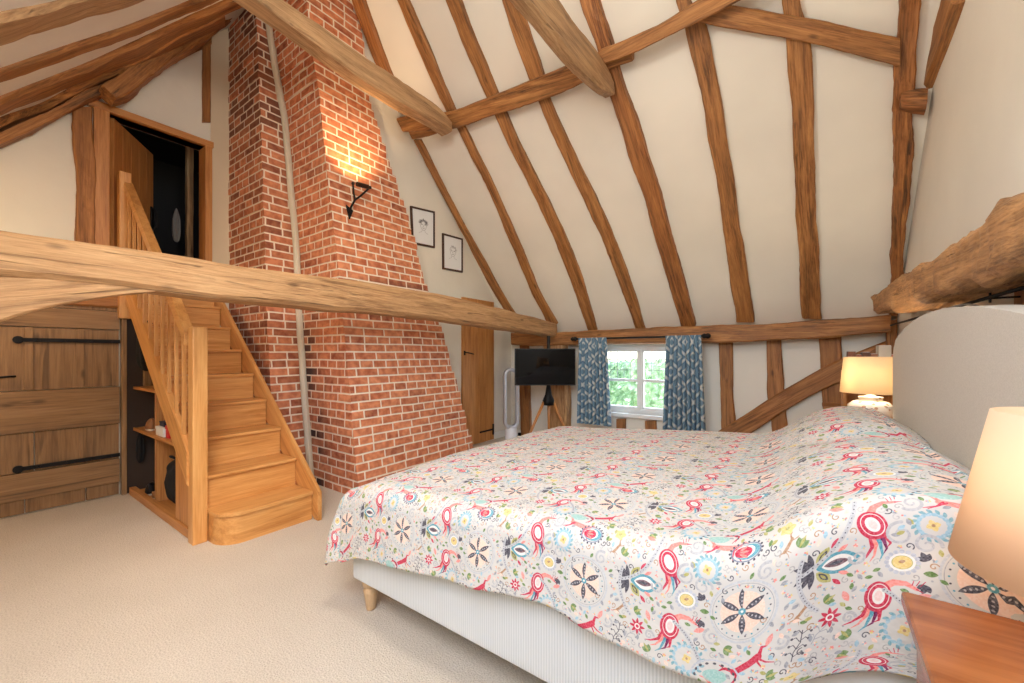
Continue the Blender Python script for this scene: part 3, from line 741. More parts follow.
# black bag
c = Vector((-4.24, 1.21, .0185))
bm = NB(); bmesh.ops.create_icosphere(bm, subdivisions=4, radius=1)
for v in bm.verts:
    k = v.co.copy(); k.x = math.copysign(abs(k.x) ** .7, k.x) * .19; k.y = math.copysign(abs(k.y) ** .7, k.y) * .14; k.z = math.copysign(abs(k.z) ** .75, k.z) * .19 + .19
    k.x += .02 * noise.noise(k * 9); k.y += .015 * noise.noise(k * 11 + Vector((4, 0, 0))); v.co = k + c; v.co.z = max(v.co.z, .0190)
bagt = thing('black_bag', 'slumped black fabric bag on the bottom board under the stairs', 'bag', c)
obj('bag_body', bm, M['blackcloth'], bagt, smooth=True)
bm = NB(); tube(bm, [c + Vector((-.08, -.05, .36)), c + Vector((-.06, -.09, .40)), c + Vector((0, -.12, .415)), c + Vector((.06, -.10, .40)), c + Vector((.09, -.06, .355))], .009, 8); obj('handle', bm, M['blackcloth'], bagt, smooth=True)
def shoe(name, label, cat, loc, rz, mat, sole, group, L=.26, hgt=.09):
    th = thing(name, label, cat, loc, rz, group)
    bm = NB(); n = 14; rings = []
    for i in range(n + 1):
        s = i / n; x = -L / 2 + L * s; w = .036 + .014 * math.sin(math.pi * min(1, s * 1.1)) ; w *= math.sqrt(max(.02, 1 - (2 * s - 1) ** 8)); h = (.35 + .65 * (1 - max(0, min(1, (s - .3) / .45))) ** 1.2) * hgt * (1 - .35 * max(0, (s - .85) / .15))
        rings.append([bm.verts.new((x, w * math.cos(a) , .016 + max(0, h * math.sin(a)))) for a in [math.pi * k / 10 for k in range(11)]])
    for a, b in zip(rings, rings[1:]):
        for k in range(10): bm.faces.new((a[k], a[k + 1], b[k + 1], b[k]))
        bm.faces.new((a[0], b[0], b[10], a[10]))
    bm.faces.new(rings[0]); bm.faces.new(rings[-1])
    obj('upper', bm, mat, th, smooth=True, local=True)
    bm = NB(); pts = []
    for i in range(24):
        a = 2 * math.pi * i / 24; x = math.cos(a); pts.append(Vector((x * L / 2 * 1.02, math.sin(a) * (.047 + .006 * x), 0)))
    prism(bm, pts, (0, 0, .016)); obj('sole', bm, sole, th, local=True)
    return th
tan_l = plain('tan_leather', srgb(150, 104, 66), .5); blk = plain('black_leather', srgb(26, 24, 24), .4); cream = plain('cream_sole', srgb(214, 200, 176), .6)
shoe('shoe', 'tan leather shoe nearest the edge of the middle shelf under the stairs', 'shoe', (-4.78, 1.10, .602), 2.9, tan_l, cream, 'shoes under the stairs')
shoe('shoe', 'tan leather shoe set back on the middle shelf under the stairs', 'shoe', (-4.76, 1.24, .602), 2.9, tan_l, cream, 'shoes under the stairs')
shoe('shoe', 'black shoe with pale sole at the front of the floor board under the stairs', 'shoe', (-4.83, 1.13, .0185), 2.6, blk, cream, 'shoes under the stairs')
shoe('shoe', 'black shoe behind the pale soled one on the floor board under the stairs', 'shoe', (-4.78, 1.29, .0185), 2.6, blk, M['dark'], 'shoes under the stairs')
shoe('sandal', 'small tan sandal beside the black bag under the stairs', 'sandal', (-4.56, 1.16, .0185), 1.3, tan_l, cream, None, .22, .05)
# boxes on the shelf
def carton(label, lo, hi, mat, lid=None, cat='box', name='small_box'):
    c = ((lo[0] + hi[0]) / 2, (lo[1] + hi[1]) / 2, lo[2]); th = thing(name, label, cat, c)
    h = hi[2] - lo[2]
    bm = NB(); box(bm, lo, (hi[0], hi[1], hi[2] - h * .3), .004); obj('box_body', bm, mat, th)
    bm = NB(); box(bm, (lo[0] - .003, lo[1] - .003, hi[2] - h * .3 + .0005), (hi[0] + .003, hi[1] + .003, hi[2]), .004); obj('lid', bm, lid or mat, th); return th
carton('low white box on the middle shelf under the stairs', (-4.42, 1.04, .6005), (-4.22, 1.20, .675), plain('white_card', srgb(226, 222, 214), .6))
carton('small bright red box beside the white box under the stairs', (-4.20, 1.05, .6005), (-4.12, 1.17, .70), plain('red_card', srgb(196, 34, 36), .5))
carton('small dark box lying on the white box under the stairs', (-4.40, 1.06, .6755), (-4.28, 1.16, .715), plain('navy_card', srgb(40, 42, 60), .6))
# pale board leaning inside
bm = NB(); box(bm, (-5.018, 1.20, .0185), (-4.93, 1.214, .57), .003); tag(obj('pale_blue_board', bm, plain('pale_blue_paint', srgb(196, 208, 212), .6)), 'pale blue board standing at the back under the stair shelf', 'board')
# coats hung on the post
def cloth_blob(name, label, cen, sx, sy, sz, mat, cat, seed):
    bm = NB(); bmesh.ops.create_icosphere(bm, subdivisions=4, radius=1)
    for v in bm.verts:
        k = v.co; f = 1 + .18 * math.sin(math.atan2(k.y, k.x) * 6 + seed) * (1 - max(0, k.z)) ; t = (1 - k.z) / 2
        w = .45 + .55 * min(1, t * 2.2)
        v.co = Vector((math.copysign(abs(k.x) ** .8, k.x) * sx * w * f, math.copysign(abs(k.y) ** .8, k.y) * sy * w * f, math.copysign(abs(k.z) ** .6, k.z) * sz)) + Vector(cen) + Vector((0, 0, 0))
    return tag(obj(name, bm, mat, smooth=True), label, cat)
cloth_blob('hanging_coat', 'black coat hanging beside the wide plank door under the stairs', (-4.90, 1.10, 1.36), .085, .07, .24, M['blackcloth'], 'coat', 1)
cloth_blob('hanging_bag', 'black cloth bag hanging low beside the wide plank door', (-4.99, 1.065, .42), .028, .03, .15, M['blackcloth'], 'bag', 3)

# ================================================================== doors
# wide plank door (door_1)
D = thing('door_1', 'wide aged brown plank door with long iron strap hinges', None, (XL, .2, 0), kind='structure')
def ledge(y0, y1, z0, z1, mat, t=.03, name='board', x=XL):
    bm = NB(); box(bm, (x, y0, z0), (x + t, y1, z1), .003); return obj(name, bm, mat, D)
Y0, Y1 = -.95, .93
for z0, z1, m, t in ((1.50, 1.66, 'barnY', .045), (.655, .985, 'barnY', .045), (.125, .335, 'barnY', .045)):
    ledge(Y0, Y1, z0, z1, M[m], t, 'rail')
for (z0, z1, joints) in ((.99, 1.495, (-.95, -.42, .02, .40, .70, .93)), (.34, .65, (-.95, -.5, -.05, .43, .93)), (.012, .12, (-.95, -.3, .38, .72, .93)), (1.665, 1.70, (-.95, .93))):
    for a, b in zip(joints, joints[1:]): ledge(a + .003, b - .003, z0, z1, M['barnZ'], .028)
for (y, z0, z1) in ((.40, .99, 1.495), (.685, .99, 1.495), (.70, .345, .65), (.20, .34, .65)):
    bm = NB(); box(bm, (XL + .029, y - .022, z0), (XL + .04, y + .022, z1), .003); obj('batten', bm, M['barnZ'], D)
for zc_ in (1.392, .372):
    bm = NB(); box(bm, (XL + .046, .36, zc_ - .016), (XL + .058, .93, zc_ + .016), .003)
    lathe(bm, [(.0, .0), (.03, .0), (.03, .012), (.0, .012)], (0, 0, 0), 16, M=Matrix.Translation((XL + .046, .345, zc_)) @ Matrix.Rotation(math.pi / 2, 4, 'Y'))
    for yy in (.45, .6, .75, .88): bmesh.ops.create_icosphere(bm, subdivisions=1, radius=.009, matrix=Matrix.Translation((XL + .060, yy, zc_)))
    obj('strap_hinge', bm, M['iron'], D, label='long black iron strap hinge')
bm = NB(); tube(bm, [(XL + .05, .19, 1.10), (XL + .075, .24, 1.10), (XL + .075, .30, 1.105), (XL + .05, .33, 1.105)], .008, 8); obj('latch_handle', bm, M['iron'], D)
bm = NB(); box(bm, (XL, .94, 0), (XL + .06, .975, 1.70), .004); obj('door_jamb', bm, M['barnZ'], D)
# upper doorway (door_2): frame, leaf standing open, dark lobby beyond
U = thing('door_2', 'upper doorway with golden oak frame and door leaf open into darkness', None, (XL, d0, dz0), kind='structure')
bm = NB(); box(bm, (XL - .15, d0 - .095, dz0), (XL + .04, d0 + .005, dz1 + .035), .004); obj('door_jamb', bm, M['doorZ'], U)
bm = NB(); box(bm, (XL - .15, d1 - .02, dz0), (XL + .04, d1 + .04, dz1 + .035), .004); obj('door_jamb', bm, M['doorZ'], U)
bm = NB(); box(bm, (XL - .15, d0 - .13, dz1 + .0), (XL + .05, d1 + .05, dz1 + .06), .004); obj('door_head', bm, M['doorY'], U)
ang = math.radians(55)
leaf = bpy.data.objects.new('door_leaf', None)
c, s = math.cos(ang), math.sin(ang)
def leafM(): return Matrix.Translation((XL - .05, d0 + .03, dz0 + .01)) @ Matrix.Rotation(math.pi / 2 + ang, 4, 'Z')
lf = NB(); W_ = .72; H_ = dz1 - dz0 - .02
for i in range(5): box(lf, (W_ * i / 5 + .001, -.02, 0), (W_ * (i + 1) / 5 - .001, .015, H_), .003)
bmesh.ops.transform(lf, matrix=leafM(), verts=lf.verts[:]); leafo = obj('door_leaf', lf, M['doorZ'], U)
lf = NB(); tube(lf, [(W_ - .05, -.03, .62), (W_ - .05, -.075, .66), (W_ - .05, -.075, .80), (W_ - .05, -.03, .84)], .008, 8); box(lf, (W_ - .075, -.035, .60), (W_ - .025, -.021, .86), .004)
bmesh.ops.transform(lf, matrix=leafM(), verts=lf.verts[:]); obj('latch_handle', lf, M['iron'], leafo)
# lobby shell behind the doorway, its darkness painted in near-black
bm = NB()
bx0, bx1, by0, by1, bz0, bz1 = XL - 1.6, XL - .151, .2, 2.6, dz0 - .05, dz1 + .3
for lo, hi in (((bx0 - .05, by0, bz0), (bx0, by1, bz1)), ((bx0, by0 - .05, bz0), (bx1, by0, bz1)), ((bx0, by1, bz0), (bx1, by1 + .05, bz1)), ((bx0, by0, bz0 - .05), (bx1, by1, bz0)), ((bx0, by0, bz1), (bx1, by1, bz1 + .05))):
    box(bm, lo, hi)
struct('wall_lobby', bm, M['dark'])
sd = [((XL - .75, 1.65, z), (XL - .75, 1.71, z)) for z in (bz0, 2.7, bz1)]
timber('lobby_post', M['pale'], sd, (1, 0, 0), .08, .004, 'pale upright post in the dark lobby beyond the upper doorway', 'post')
cloth_blob('hanging_garment', 'pale patterned garment hanging in the dark beyond the upper doorway', (XL - .62, 1.515, 2.72), .03, .032, .19, plain('pale_garment', srgb(120, 120, 122), .9), 'garment', 2)
# plank door in the picture wall (door_3)
D3 = thing('door_3', 'tall golden oak plank door with black latch and strap, beside the chimney', None, (XP, 4.0, 0), kind='structure')
pA, pB = on_x(461, 297, XP), on_x(492.5, 303, XP)
y0, y1, zt = pA.y, pB.y, pA.z
n = 4
for i in range(n):
    a = y0 + (y1 - y0) * i / n; b = y0 + (y1 - y0) * (i + 1) / n
    bm = NB(); box(bm, (XP + .002, a + .002, .01), (XP + .03, b - .002, zt), .004); obj('plank', bm, M['doorZ'], D3)
bm = NB(); q = on_x(463, 353, XP); box(bm, (XP + .031, q.y - .02, q.z - .03), (XP + .04, q.y + .01, q.z + .03), .002); tube(bm, [(XP + .04, q.y, q.z + .01), (XP + .055, q.y + .07, q.z + .0), (XP + .045, q.y + .17, q.z - .015)], .008, 8); obj('latch', bm, M['iron'], D3)
bm = NB(); q = on_x(491, 429, XP); box(bm, (XP + .031, q.y - .30, q.z - .012), (XP + .04, q.y, q.z + .012), .002); box(bm, (XP + .031, q.y - .01, q.z - .08), (XP + .045, q.y + .02, q.z + .08), .003); obj('strap_hinge', bm, M['iron'], D3)
# ================================================================== bed
BX0, BX1, BY0, BY1 = -1.83, .425, 1.19, 3.07
t = NT('ribbed_cream_fabric'); tc = t.add('ShaderNodeTexCoord'); w_ = t.add('ShaderNodeTexWave', _Scale=1.0); w_.wave_type = 'BANDS'; w_.bands_direction = 'X'
mp = t.add('ShaderNodeMapping'); mp.inputs['Scale'].default_value = (30, 30, 30); t.link(tc.outputs['Object'], mp.inputs[0]); t.link(mp.outputs[0], w_.inputs[0])
t.link(t.ramp(w_.outputs[0], [(.2, srgb(204, 208, 207)), (.8, srgb(221, 224, 223))]), t.b.inputs['Base Color']); t.b.inputs['Roughness'].default_value = .9; t.bump(w_.outputs[0], .25, .004); M['rib'] = t.m
linen = NT('grey_cream_linen'); tc = linen.add('ShaderNodeTexCoord'); nn = linen.add('ShaderNodeTexNoise', _Scale=300.0, _Detail=2.0); linen.link(tc.outputs['Object'], nn.inputs[0])
linen.link(linen.ramp(nn.outputs[0], [(.3, srgb(190, 184, 172)), (.7, srgb(204, 198, 186))]), linen.b.inputs['Base Color']); linen.b.inputs['Roughness'].default_value = .9; linen.bump(nn.outputs[0], .1, .002); M['linen'] = linen.m
M['beech'] = wood('pale_beech', 'Z', (srgb(176, 140, 100), srgb(200, 166, 124), srgb(216, 184, 144)), crack=0, bump=.05, rough=.45)
bed = thing('bed', 'big double bed with ribbed cream divan base, turned legs and arched linen headboard', 'bed', ((BX0 + BX1) / 2, (BY0 + BY1) / 2, 0))
bm = NB(); box(bm, (BX0, BY0, .155), (BX1, BY1, .43), .02, seg=3); obj('divan_base', bm, M['rib'], bed)
bm = NB(); box(bm, (BX0 + .02, BY0 + .03, .432), (BX1, BY1 - .03, .60), .05, seg=4); obj('mattress', bm, M['white'], bed, smooth=True)
for x, y in ((BX0 + .07, BY0 + .06), (BX0 + .07, BY1 - .08), (BX1 - .12, BY0 + .08), (BX1 - .12, BY1 - .08)):
    bm = NB(); lathe(bm, [(.0, 0), (.022, 0), (.024, .01), (.034, .085), (.038, .10), (.030, .108), (.030, .115), (.040, .122), (.042, .154), (0, .154)], (x, y, 0), 24)
    obj('leg', bm, M['beech'], bed, smooth=True)
# headboard: arched panel
pts = []
yb0, yb1 = 1.235, 3.15
def hb(y):
    s = (y - yb0) / (yb1 - yb0); z = 1.305 + .145 * math.sin(math.pi * min(1, max(0, s)) ** 1.15) ** .6
    e = min(s, 1 - s)
    if e < .03: z -= .04 * (1 - math.sqrt(max(0, 1 - ((.03 - e) / .03) ** 2)))
    return z
N = 60
out = [Vector((BX1 + .005, yb0 + (yb1 - yb0) * i / N, hb(yb0 + (yb1 - yb0) * i / N))) for i in range(N + 1)]
bm = NB(); prism(bm, [Vector((BX1 + .005, yb0, .16))] + out + [Vector((BX1 + .005, yb1, .16))], (.09, 0, 0))
bmesh.ops.bevel(bm, geom=[e for e in bm.edges if abs(e.verts[0].co.x - e.verts[1].co.x) < 1e-6], offset=.015, segments=3, affect='EDGES')
hbo = obj('headboard', bm, M['linen'], bed, smooth=True, label='tall arched linen headboard')
mod = hbo.modifiers.new('w', 'WEIGHTED_NORMAL')
for p in hbo.data.polygons: p.use_smooth = abs(p.normal.x) < .95

# ------------------------------------------------------------------ printed cotton: motifs drawn in millimetres on one repeat
TW, TH_ = 420, 335
K = 2.6
W, H = int(TW * K), int(TH_ * K)
cv = np.ones((H, W, 3), np.float32) * np.array([206, 203, 196], np.float32)
def blend(x0, y0, x1, y1, cov, col, a=1.0):
    pass
def region(x0, y0, x1, y1, pad=2):
    ix = np.arange(int(math.floor((x0 - pad) * K)), int(math.ceil((x1 + pad) * K)) + 1)
    iy = np.arange(int(math.floor((y0 - pad) * K)), int(math.ceil((y1 + pad) * K)) + 1)
    X, Y = np.meshgrid(ix / K, iy / K); return ix % W, iy % H, X, Y
rngp = np.random.RandomState(4)
wash = rngp.rand(H // 8 + 2, W // 8 + 2)
def put(ix, iy, sd, col, a=1.0):
    cov = np.clip(.5 - sd * K, 0, 1) * a
    g = cv[np.ix_(iy, ix)]
    ww = .85 + .3 * wash[np.ix_(iy // 8, ix // 8)]
    c = np.array(col, np.float32)[None, None] * np.ones_like(g); c = 255 - (255 - c) * ww[..., None]
    cv[np.ix_(iy, ix)] = g * (1 - cov[..., None]) + np.clip(c, 0, 255) * cov[..., None]
def ell(cx, cy, rx, ry, rot, col, ring=None, a=1.0):
    R = max(rx, ry) + 2; ix, iy, X, Y = region(cx - R, cy - R, cx + R, cy + R)
    c, s = math.cos(rot), math.sin(rot); u = (X - cx) * c + (Y - cy) * s; v = -(X - cx) * s + (Y - cy) * c
    k = np.hypot(u / rx, v / ry); sd = (k - 1) * min(rx, ry)
    if ring: sd = np.abs(sd) - ring / 2
    put(ix, iy, sd, col, a)
def leaf(cx, cy, L, wd, rot, col, a=1.0, p=1.0, outline=None):
    """leaf growing from (cx,cy) along rot"""
    ix, iy, X, Y = region(cx - L - 3, cy - L - 3, cx + L + 3, cy + L + 3)
    c, s = math.cos(rot), math.sin(rot); u = (X - cx) * c + (Y - cy) * s; v = -(X - cx) * s + (Y - cy) * c
    tt = np.clip(u / L, 0, 1); hw = wd * np.sin(np.pi * tt ** p) ** .8
    sd = np.where((u < 0) | (u > L), np.hypot(np.minimum(np.abs(u), np.abs(u - L)), v), (np.abs(v) - hw) * .8)
    if outline: sd = np.abs(sd) - outline / 2
    put(ix, iy, sd, col, a)
def stroke(pts, w0, col, w1=None, a=1.0):
    w1 = w0 if w1 is None else w1
    xs_ = [p[0] for p in pts]; ys_ = [p[1] for p in pts]; R = max(w0, w1)
    ix, iy, X, Y = region(min(xs_) - R, min(ys_) - R, max(xs_) + R, max(ys_) + R)
    sd = np.full(X.shape, 1e9); n = len(pts) - 1
    for k in range(n):
        (x0, y0), (x1, y1) = pts[k], pts[k + 1]; dx, dy = x1 - x0, y1 - y0; L = dx * dx + dy * dy + 1e-9
        tt = np.clip(((X - x0) * dx + (Y - y0) * dy) / L, 0, 1); r = (w0 + (w1 - w0) * (k + tt) / n) / 2
        sd = np.minimum(sd, np.hypot(X - x0 - tt * dx, Y - y0 - tt * dy) - r)
    put(ix, iy, sd, col, a)
def arc(cx, cy, r, a0, a1, n=16, ry=None): 
    ry = r if ry is None else ry
    return [(cx + r * math.cos(a0 + (a1 - a0) * i / n), cy + ry * math.sin(a0 + (a1 - a0) * i / n)) for i in range(n + 1)]
def spiral(cx, cy, r, a0, turns, n=26): return [(cx + r * (1 - i / n * .85) * math.cos(a0 + turns * 2 * math.pi * i / n), cy + r * (1 - i / n * .85) * math.sin(a0 + turns * 2 * math.pi * i / n)) for i in range(n + 1)]
GREY = (158, 160, 164); DK = (84, 82, 90); TEAL = (98, 158, 172); RED = (196, 62, 84); PINK = (232, 146, 136); PEACH = (238, 206, 186)
OLV = (176, 172, 108); GRN = (112, 140, 88); YEL = (222, 200, 134); BRN = (176, 140, 110); PBL = (160, 192, 204); MAR = (120, 40, 84); WHT = (230, 227, 220)
PI = math.pi
def medallion(cx, cy, R=60, col=DK):
    ell(cx, cy, R + 16, R + 16, 0, (190, 194, 198), ring=5, a=.8); ell(cx, cy, R + 10, R + 10, 0, GREY, ring=1.2)
    for i in range(26): a = i * 2 * PI / 26; ell(cx + (R + 3) * math.cos(a), cy + (R + 3) * math.sin(a), 1.9, 1.9, 0, TEAL if i % 2 else DK)
    for i in range(6):
        a = PI / 2 + PI / 6 + i * PI / 3
        ix, iy, X, Y = region(cx - R, cy - R, cx + R, cy + R); an = np.abs(((np.arctan2(Y - cy, X - cx) - a + PI) % (2 * PI)) - PI); rr_ = np.hypot(X - cx, Y - cy)
        put(ix, iy, np.maximum(np.maximum(rr_ - R * .86, 10 - rr_), (an - PI / 6 + .10) * rr_ ), PEACH)
        b = PI / 2 + i * PI / 3; leaf(cx + 7 * math.cos(b), cy + 7 * math.sin(b), R * .84, 7.2, b, col)
        for q in range(4):
            d = 16 + q * 9; ell(cx + d * math.cos(b), cy + d * math.sin(b), 2.0, 2.6, b, (200, 196, 196), a=.8)
    ell(cx, cy, 8, 8, 0, TEAL); ell(cx, cy, 3, 3, 0, WHT)
def bird(cx, cy, rot, f=1, tailc=(RED, TEAL, MAR, PINK)):
    c, s = math.cos(rot), math.sin(rot); T = lambda x, y: (cx + 1.22 * ((x * f) * c - y * s), cy + 1.22 * ((x * f) * s + y * c)); rr_ = rot if f > 0 else rot
    for i, (tc_, k) in enumerate(zip((RED, PINK, TEAL, MAR, RED), (-1.6, -.8, 0, .8, 1.5))):
        stroke([T(-4 + k * 5, -14), T(-8 + k * 8, -32), T(-16 + k * 13, -52 + abs(k) * 7), T(-26 + k * 15, -60 + abs(k) * 10)], 10, tc_, 1)
    stroke([T(6, 16), T(20, 26), T(36, 26), T(50, 18)], 17, PINK, 6); stroke([T(50, 18), T(58, 14)], 3, RED, 1)
    ell(*T(0, 0), 24, 33, rot, RED); ell(*T(1, 1), 18, 26, rot, WHT, ring=1.5); ell(*T(1, 1), 12, 19, rot, WHT); ell(*T(1, 1), 12, 19, rot, RED, ring=1.5); ell(*T(1, 1), 7, 12, rot, (232, 204, 198))
    for k in range(3): stroke([T(44 + k * 5, 24), T(46 + k * 7, 33)], 1.4, RED)
def fanleaf(cx, cy):
    for a in (100, 125, 152, 180, 208, 235, 260): leaf(cx, cy, 40 if a not in (180,) else 22, 5.6, math.radians(a), DK)
    for a, c in ((62, OLV), (-58, OLV)):
        leaf(cx + 6, cy + (8 if a > 0 else -8), 40, 10, math.radians(a * .85), c); leaf(cx + 10, cy + (12 if a > 0 else -12), 27, 5, math.radians(a * .85), DK); leaf(cx + 13, cy + (16 if a > 0 else -16), 17, 2.5, math.radians(a * .85), OLV)
    leaf(cx + 6, cy, 80, 24, 0, TEAL); leaf(cx + 16, cy, 60, 17, 0, WHT); leaf(cx + 20, cy, 46, 8, 0, (122, 96, 100)); leaf(cx + 27, cy, 28, 4, 0, DK)
    for a, c in ((50, RED), (30, PINK), (-48, RED), (-28, PINK)): leaf(cx + 52 * math.cos(math.radians(a)), cy + 46 * math.sin(math.radians(a)), 22, 4.2, math.radians(a), c)
def deer(cx, cy, col, f=1.0, flip=1, rot=-.3):
    c, s = math.cos(rot), math.sin(rot); T = lambda x, y: (cx + (x * c - y * s) * f * flip, cy + (x * s + y * c) * f)
    stroke([T(-30, 6), T(-10, 2), T(14, 0), T(32, -1)], 17 * f, col, 14 * f); stroke([T(-34, 8), T(-46, 22), T(-56, 18)], 9 * f, col, 3 * f)
    stroke([T(32, 2), T(46, 14), T(54, 16)], 9 * f, col, 5 * f); stroke([T(50, 18), T(56, 27)], 2 * f, col); stroke([T(54, 16), T(66, 14)], 5 * f, col, 2 * f)
    for x, dx in ((-30, -22), (-24, -4), (26, 20), (20, 34)): stroke([T(x, 0), T(x + dx * .4, -16), T(x + dx, -28)], 5 * f, RED if col == PINK else col, 1.6 * f)
def wreath(cx, cy, R=36):
    for i in range(16):
        a = i * 2 * PI / 16; leaf(cx + R * math.cos(a), cy + R * math.sin(a), 14, 3.8, a + 2.1, PBL); leaf(cx + R * math.cos(a), cy + R * math.sin(a), 12, 3.2, a + .9, TEAL, a=.7)
    for i in range(4): leaf(cx, cy, 12, 5, i * PI / 2 + .4, YEL)
    ell(cx, cy, 3, 3, 0, BRN)
def sprig(cx, cy, rot, col=DK, n=4):
    c, s = math.cos(rot), math.sin(rot); T = lambda x, y: (cx + x * c - y * s, cy + x * s + y * c)
    stroke([T(0, 0), T(18, 3), T(38, -3), T(62, 2)], 1.8, col)
    for k in range(n):
        x = 10 + k * 15
        for sg in (1, -1): stroke([T(x, 0), T(x + 8, sg * 9), T(x + 5, sg * 15)], 1.4, col); ell(*T(x + 5, sg * 16), 2.6, 2.6, 0, col)
def star(cx, cy, R, col):
    for i in range(8): leaf(cx, cy, R, 3.6, i * PI / 4, col)
    ell(cx, cy, R * .35, R * .35, 0, WHT); ell(cx, cy, R * .2, R * .2, 0, col)
def eye(cx, cy, rx, ry):
    for i in range(16): a = i * 2 * PI / 16; ell(cx + (rx + 4) * math.cos(a), cy + (ry + 4) * math.sin(a), 4.2, 4.2, 0, (184, 188, 196))
    ell(cx, cy, rx, ry, 0, WHT); ell(cx, cy, rx - 5, ry - 5, 0, YEL); ell(cx, cy, rx - 5, ry - 5, 0, OLV, ring=1.2); leaf(cx - 6, cy, 12, 3.5, .3, BRN)
def paisley(cx, cy):
    for i in range(18): a = i * 2 * PI / 18; ell(cx + 37 * math.cos(a), cy + 25 * math.sin(a), 2.6, 2.6, 0, DK)
    ell(cx, cy, 33, 21, 0, (120, 130, 150), ring=2.2); ell(cx + 3, cy, 28, 17, 0, TEAL); ell(cx - 2, cy + 1, 23, 14, 0, WHT); ell(cx - 5, cy, 20, 12, 0, RED)
    for k in (-1, 0, 1): leaf(cx - 14, cy + k * 3, 22, 3.2, k * .5, PINK)
def crown(cx, cy, rot, col=DK):
    for a in (-.7, 0, .7): leaf(cx, cy, 20 - abs(a) * 5, 5, rot + a, col)
medallion(100, 152, 56)
crown(10, 176, PI * .65); crown(8, 126, -PI * .6); leaf(4, 150, 22, 6, 0, GRN); leaf(0, 160, 16, 5, 2.4, (170, 186, 150))
fanleaf(236, 190)
bird(344, 252, .55); bird(352, 96, -.05)
eye(392, 170, 21, 19)
deer(110, 24, RED, .95, -1, -.42); deer(60, 300, PINK, .9, -1, .25)
deer(214, 106, BRN, .42, 1, .9); deer(196, 262, BRN, .40, 1, 1.0)
wreath(395, 26, 34); wreath(20, 250, 26)
sprig(196, 8, 1.2); sprig(232, 28, .9, GREY, 3); star(266, 72, 22, RED)
paisley(108, 284); 
for i in range(5): leaf(196, 300, 17, 7, i * 2 * PI / 5, YEL)
ell(196, 300, 4, 4, 0, OLV)
for x, y, r in ((256, 108, .5), (60, 66, -.4), (214, 250, .9), (300, 16, 2.2), (150, 325, .2), (280, 320, -.6)):
    for k in (-.6, 0, .6): leaf(x, y, 20, 6, r + k, GRN, .9)
    leaf(x, y, 24, 3, r, OLV)
for x, y, r in ((290, 122, -1.2), (410, 96, .4), (150, 60, 1.1), (300, 300, 2.8)): leaf(x, y, 28, 6, r, PINK, .85)
# dotted grey ribbons
for cx, cy, r, a0, a1 in ((170, 330, 150, -1.25, -.1), (270, -20, 160, .25, .95), (330, 180, 120, 2.8, 3.9)):
    stroke(arc(cx, cy, r, a0, a1, 30), 9, (188, 189, 190)); 
    for k in range(18): a = a0 + (a1 - a0) * k / 17; ell(cx + r * math.cos(a), cy + r * math.sin(a), 1.3, 1.3, 0, DK)
for x, y, r, a in ((10, 210, 18, 0), (32, 90, 16, 2), (150, 230, 15, 1), (318, 190, 13, 3), (180, 60, 12, 4), (390, 230, 20, 1.5), (300, 60, 10, 0), (410, 300, 16, 4)):
    stroke(spiral(x, y, r * 1.25, a, 1.4), 6.5, (184, 184, 184), 3)
# mussel-shell arc at the hem
for k in range(9): a = PI * k / 8; ell(40 + 46 * math.cos(a), -6 + 34 * math.sin(a), 2.6, 4, a, DK)
stroke(arc(40, -6, 54, 0, PI, 20, 42), 4, (188, 192, 198)); ell(40, -2, 28, 16, 0, (150, 196, 188), a=.8)
rs = random.Random(8)
def busy(x, y):
    g = cv[int((y % TH_) * K) % H, int((x % TW) * K) % W]; return abs(g - np.array([206, 203, 196])).sum() > 14
cnt = 0
for _ in range(2600):
    x, y = rs.uniform(0, TW), rs.uniform(0, TH_)
    if any(busy(x + dx, y + dy) for dx, dy in ((0, 0), (7, 0), (-7, 0), (0, 7), (0, -7), (5, 5), (-5, -5))): continue
    k = rs.random(); r = rs.uniform(0, 6.28); cnt += 1
    if k < .3: leaf(x, y, 15, 4, r, rs.choice([GRN, OLV, PBL, PEACH, GREY, GREY]))
    elif k < .5: ell(x, y, 2, 2, 0, rs.choice([PINK, PBL, GREY, YEL]))
    elif k < .75: stroke(spiral(x, y, 8, r, 1), 2.0, rs.choice([(170, 168, 164), (184, 182, 178), BRN, DK]))
    else:
        for q in range(5): leaf(x, y, 5, 1.7, r + q * 1.256, rs.choice([PINK, PEACH, PBL, YEL, GREY]))
rgba = np.ones((H, W, 4), np.float32); rgba[..., :3] = cv / 255
img = bpy.data.images.new('suzani_print', W, H); img.pixels.foreach_set(rgba.ravel()); img.update(); img.pack()
t = NT('suzani_printed_cotton'); tx = t.add('ShaderNodeTexImage'); tx.image = img; tx.interpolation = 'Cubic'; uvn = t.add('ShaderNodeUVMap'); uvn.uv_map = 'UVMap'
t.link(uvn.outputs[0], tx.inputs[0]); t.link(tx.outputs[0], t.b.inputs['Base Color']); t.b.inputs['Roughness'].default_value = .85
tc = t.add('ShaderNodeTexCoord'); n1 = t.add('ShaderNodeTexNoise', _Scale=5.0, _Detail=4.0, _Distortion=.8); t.link(tc.outputs['Object'], n1.inputs[0]); t.bump(n1.outputs[0], .35, .03); M['print'] = t.m

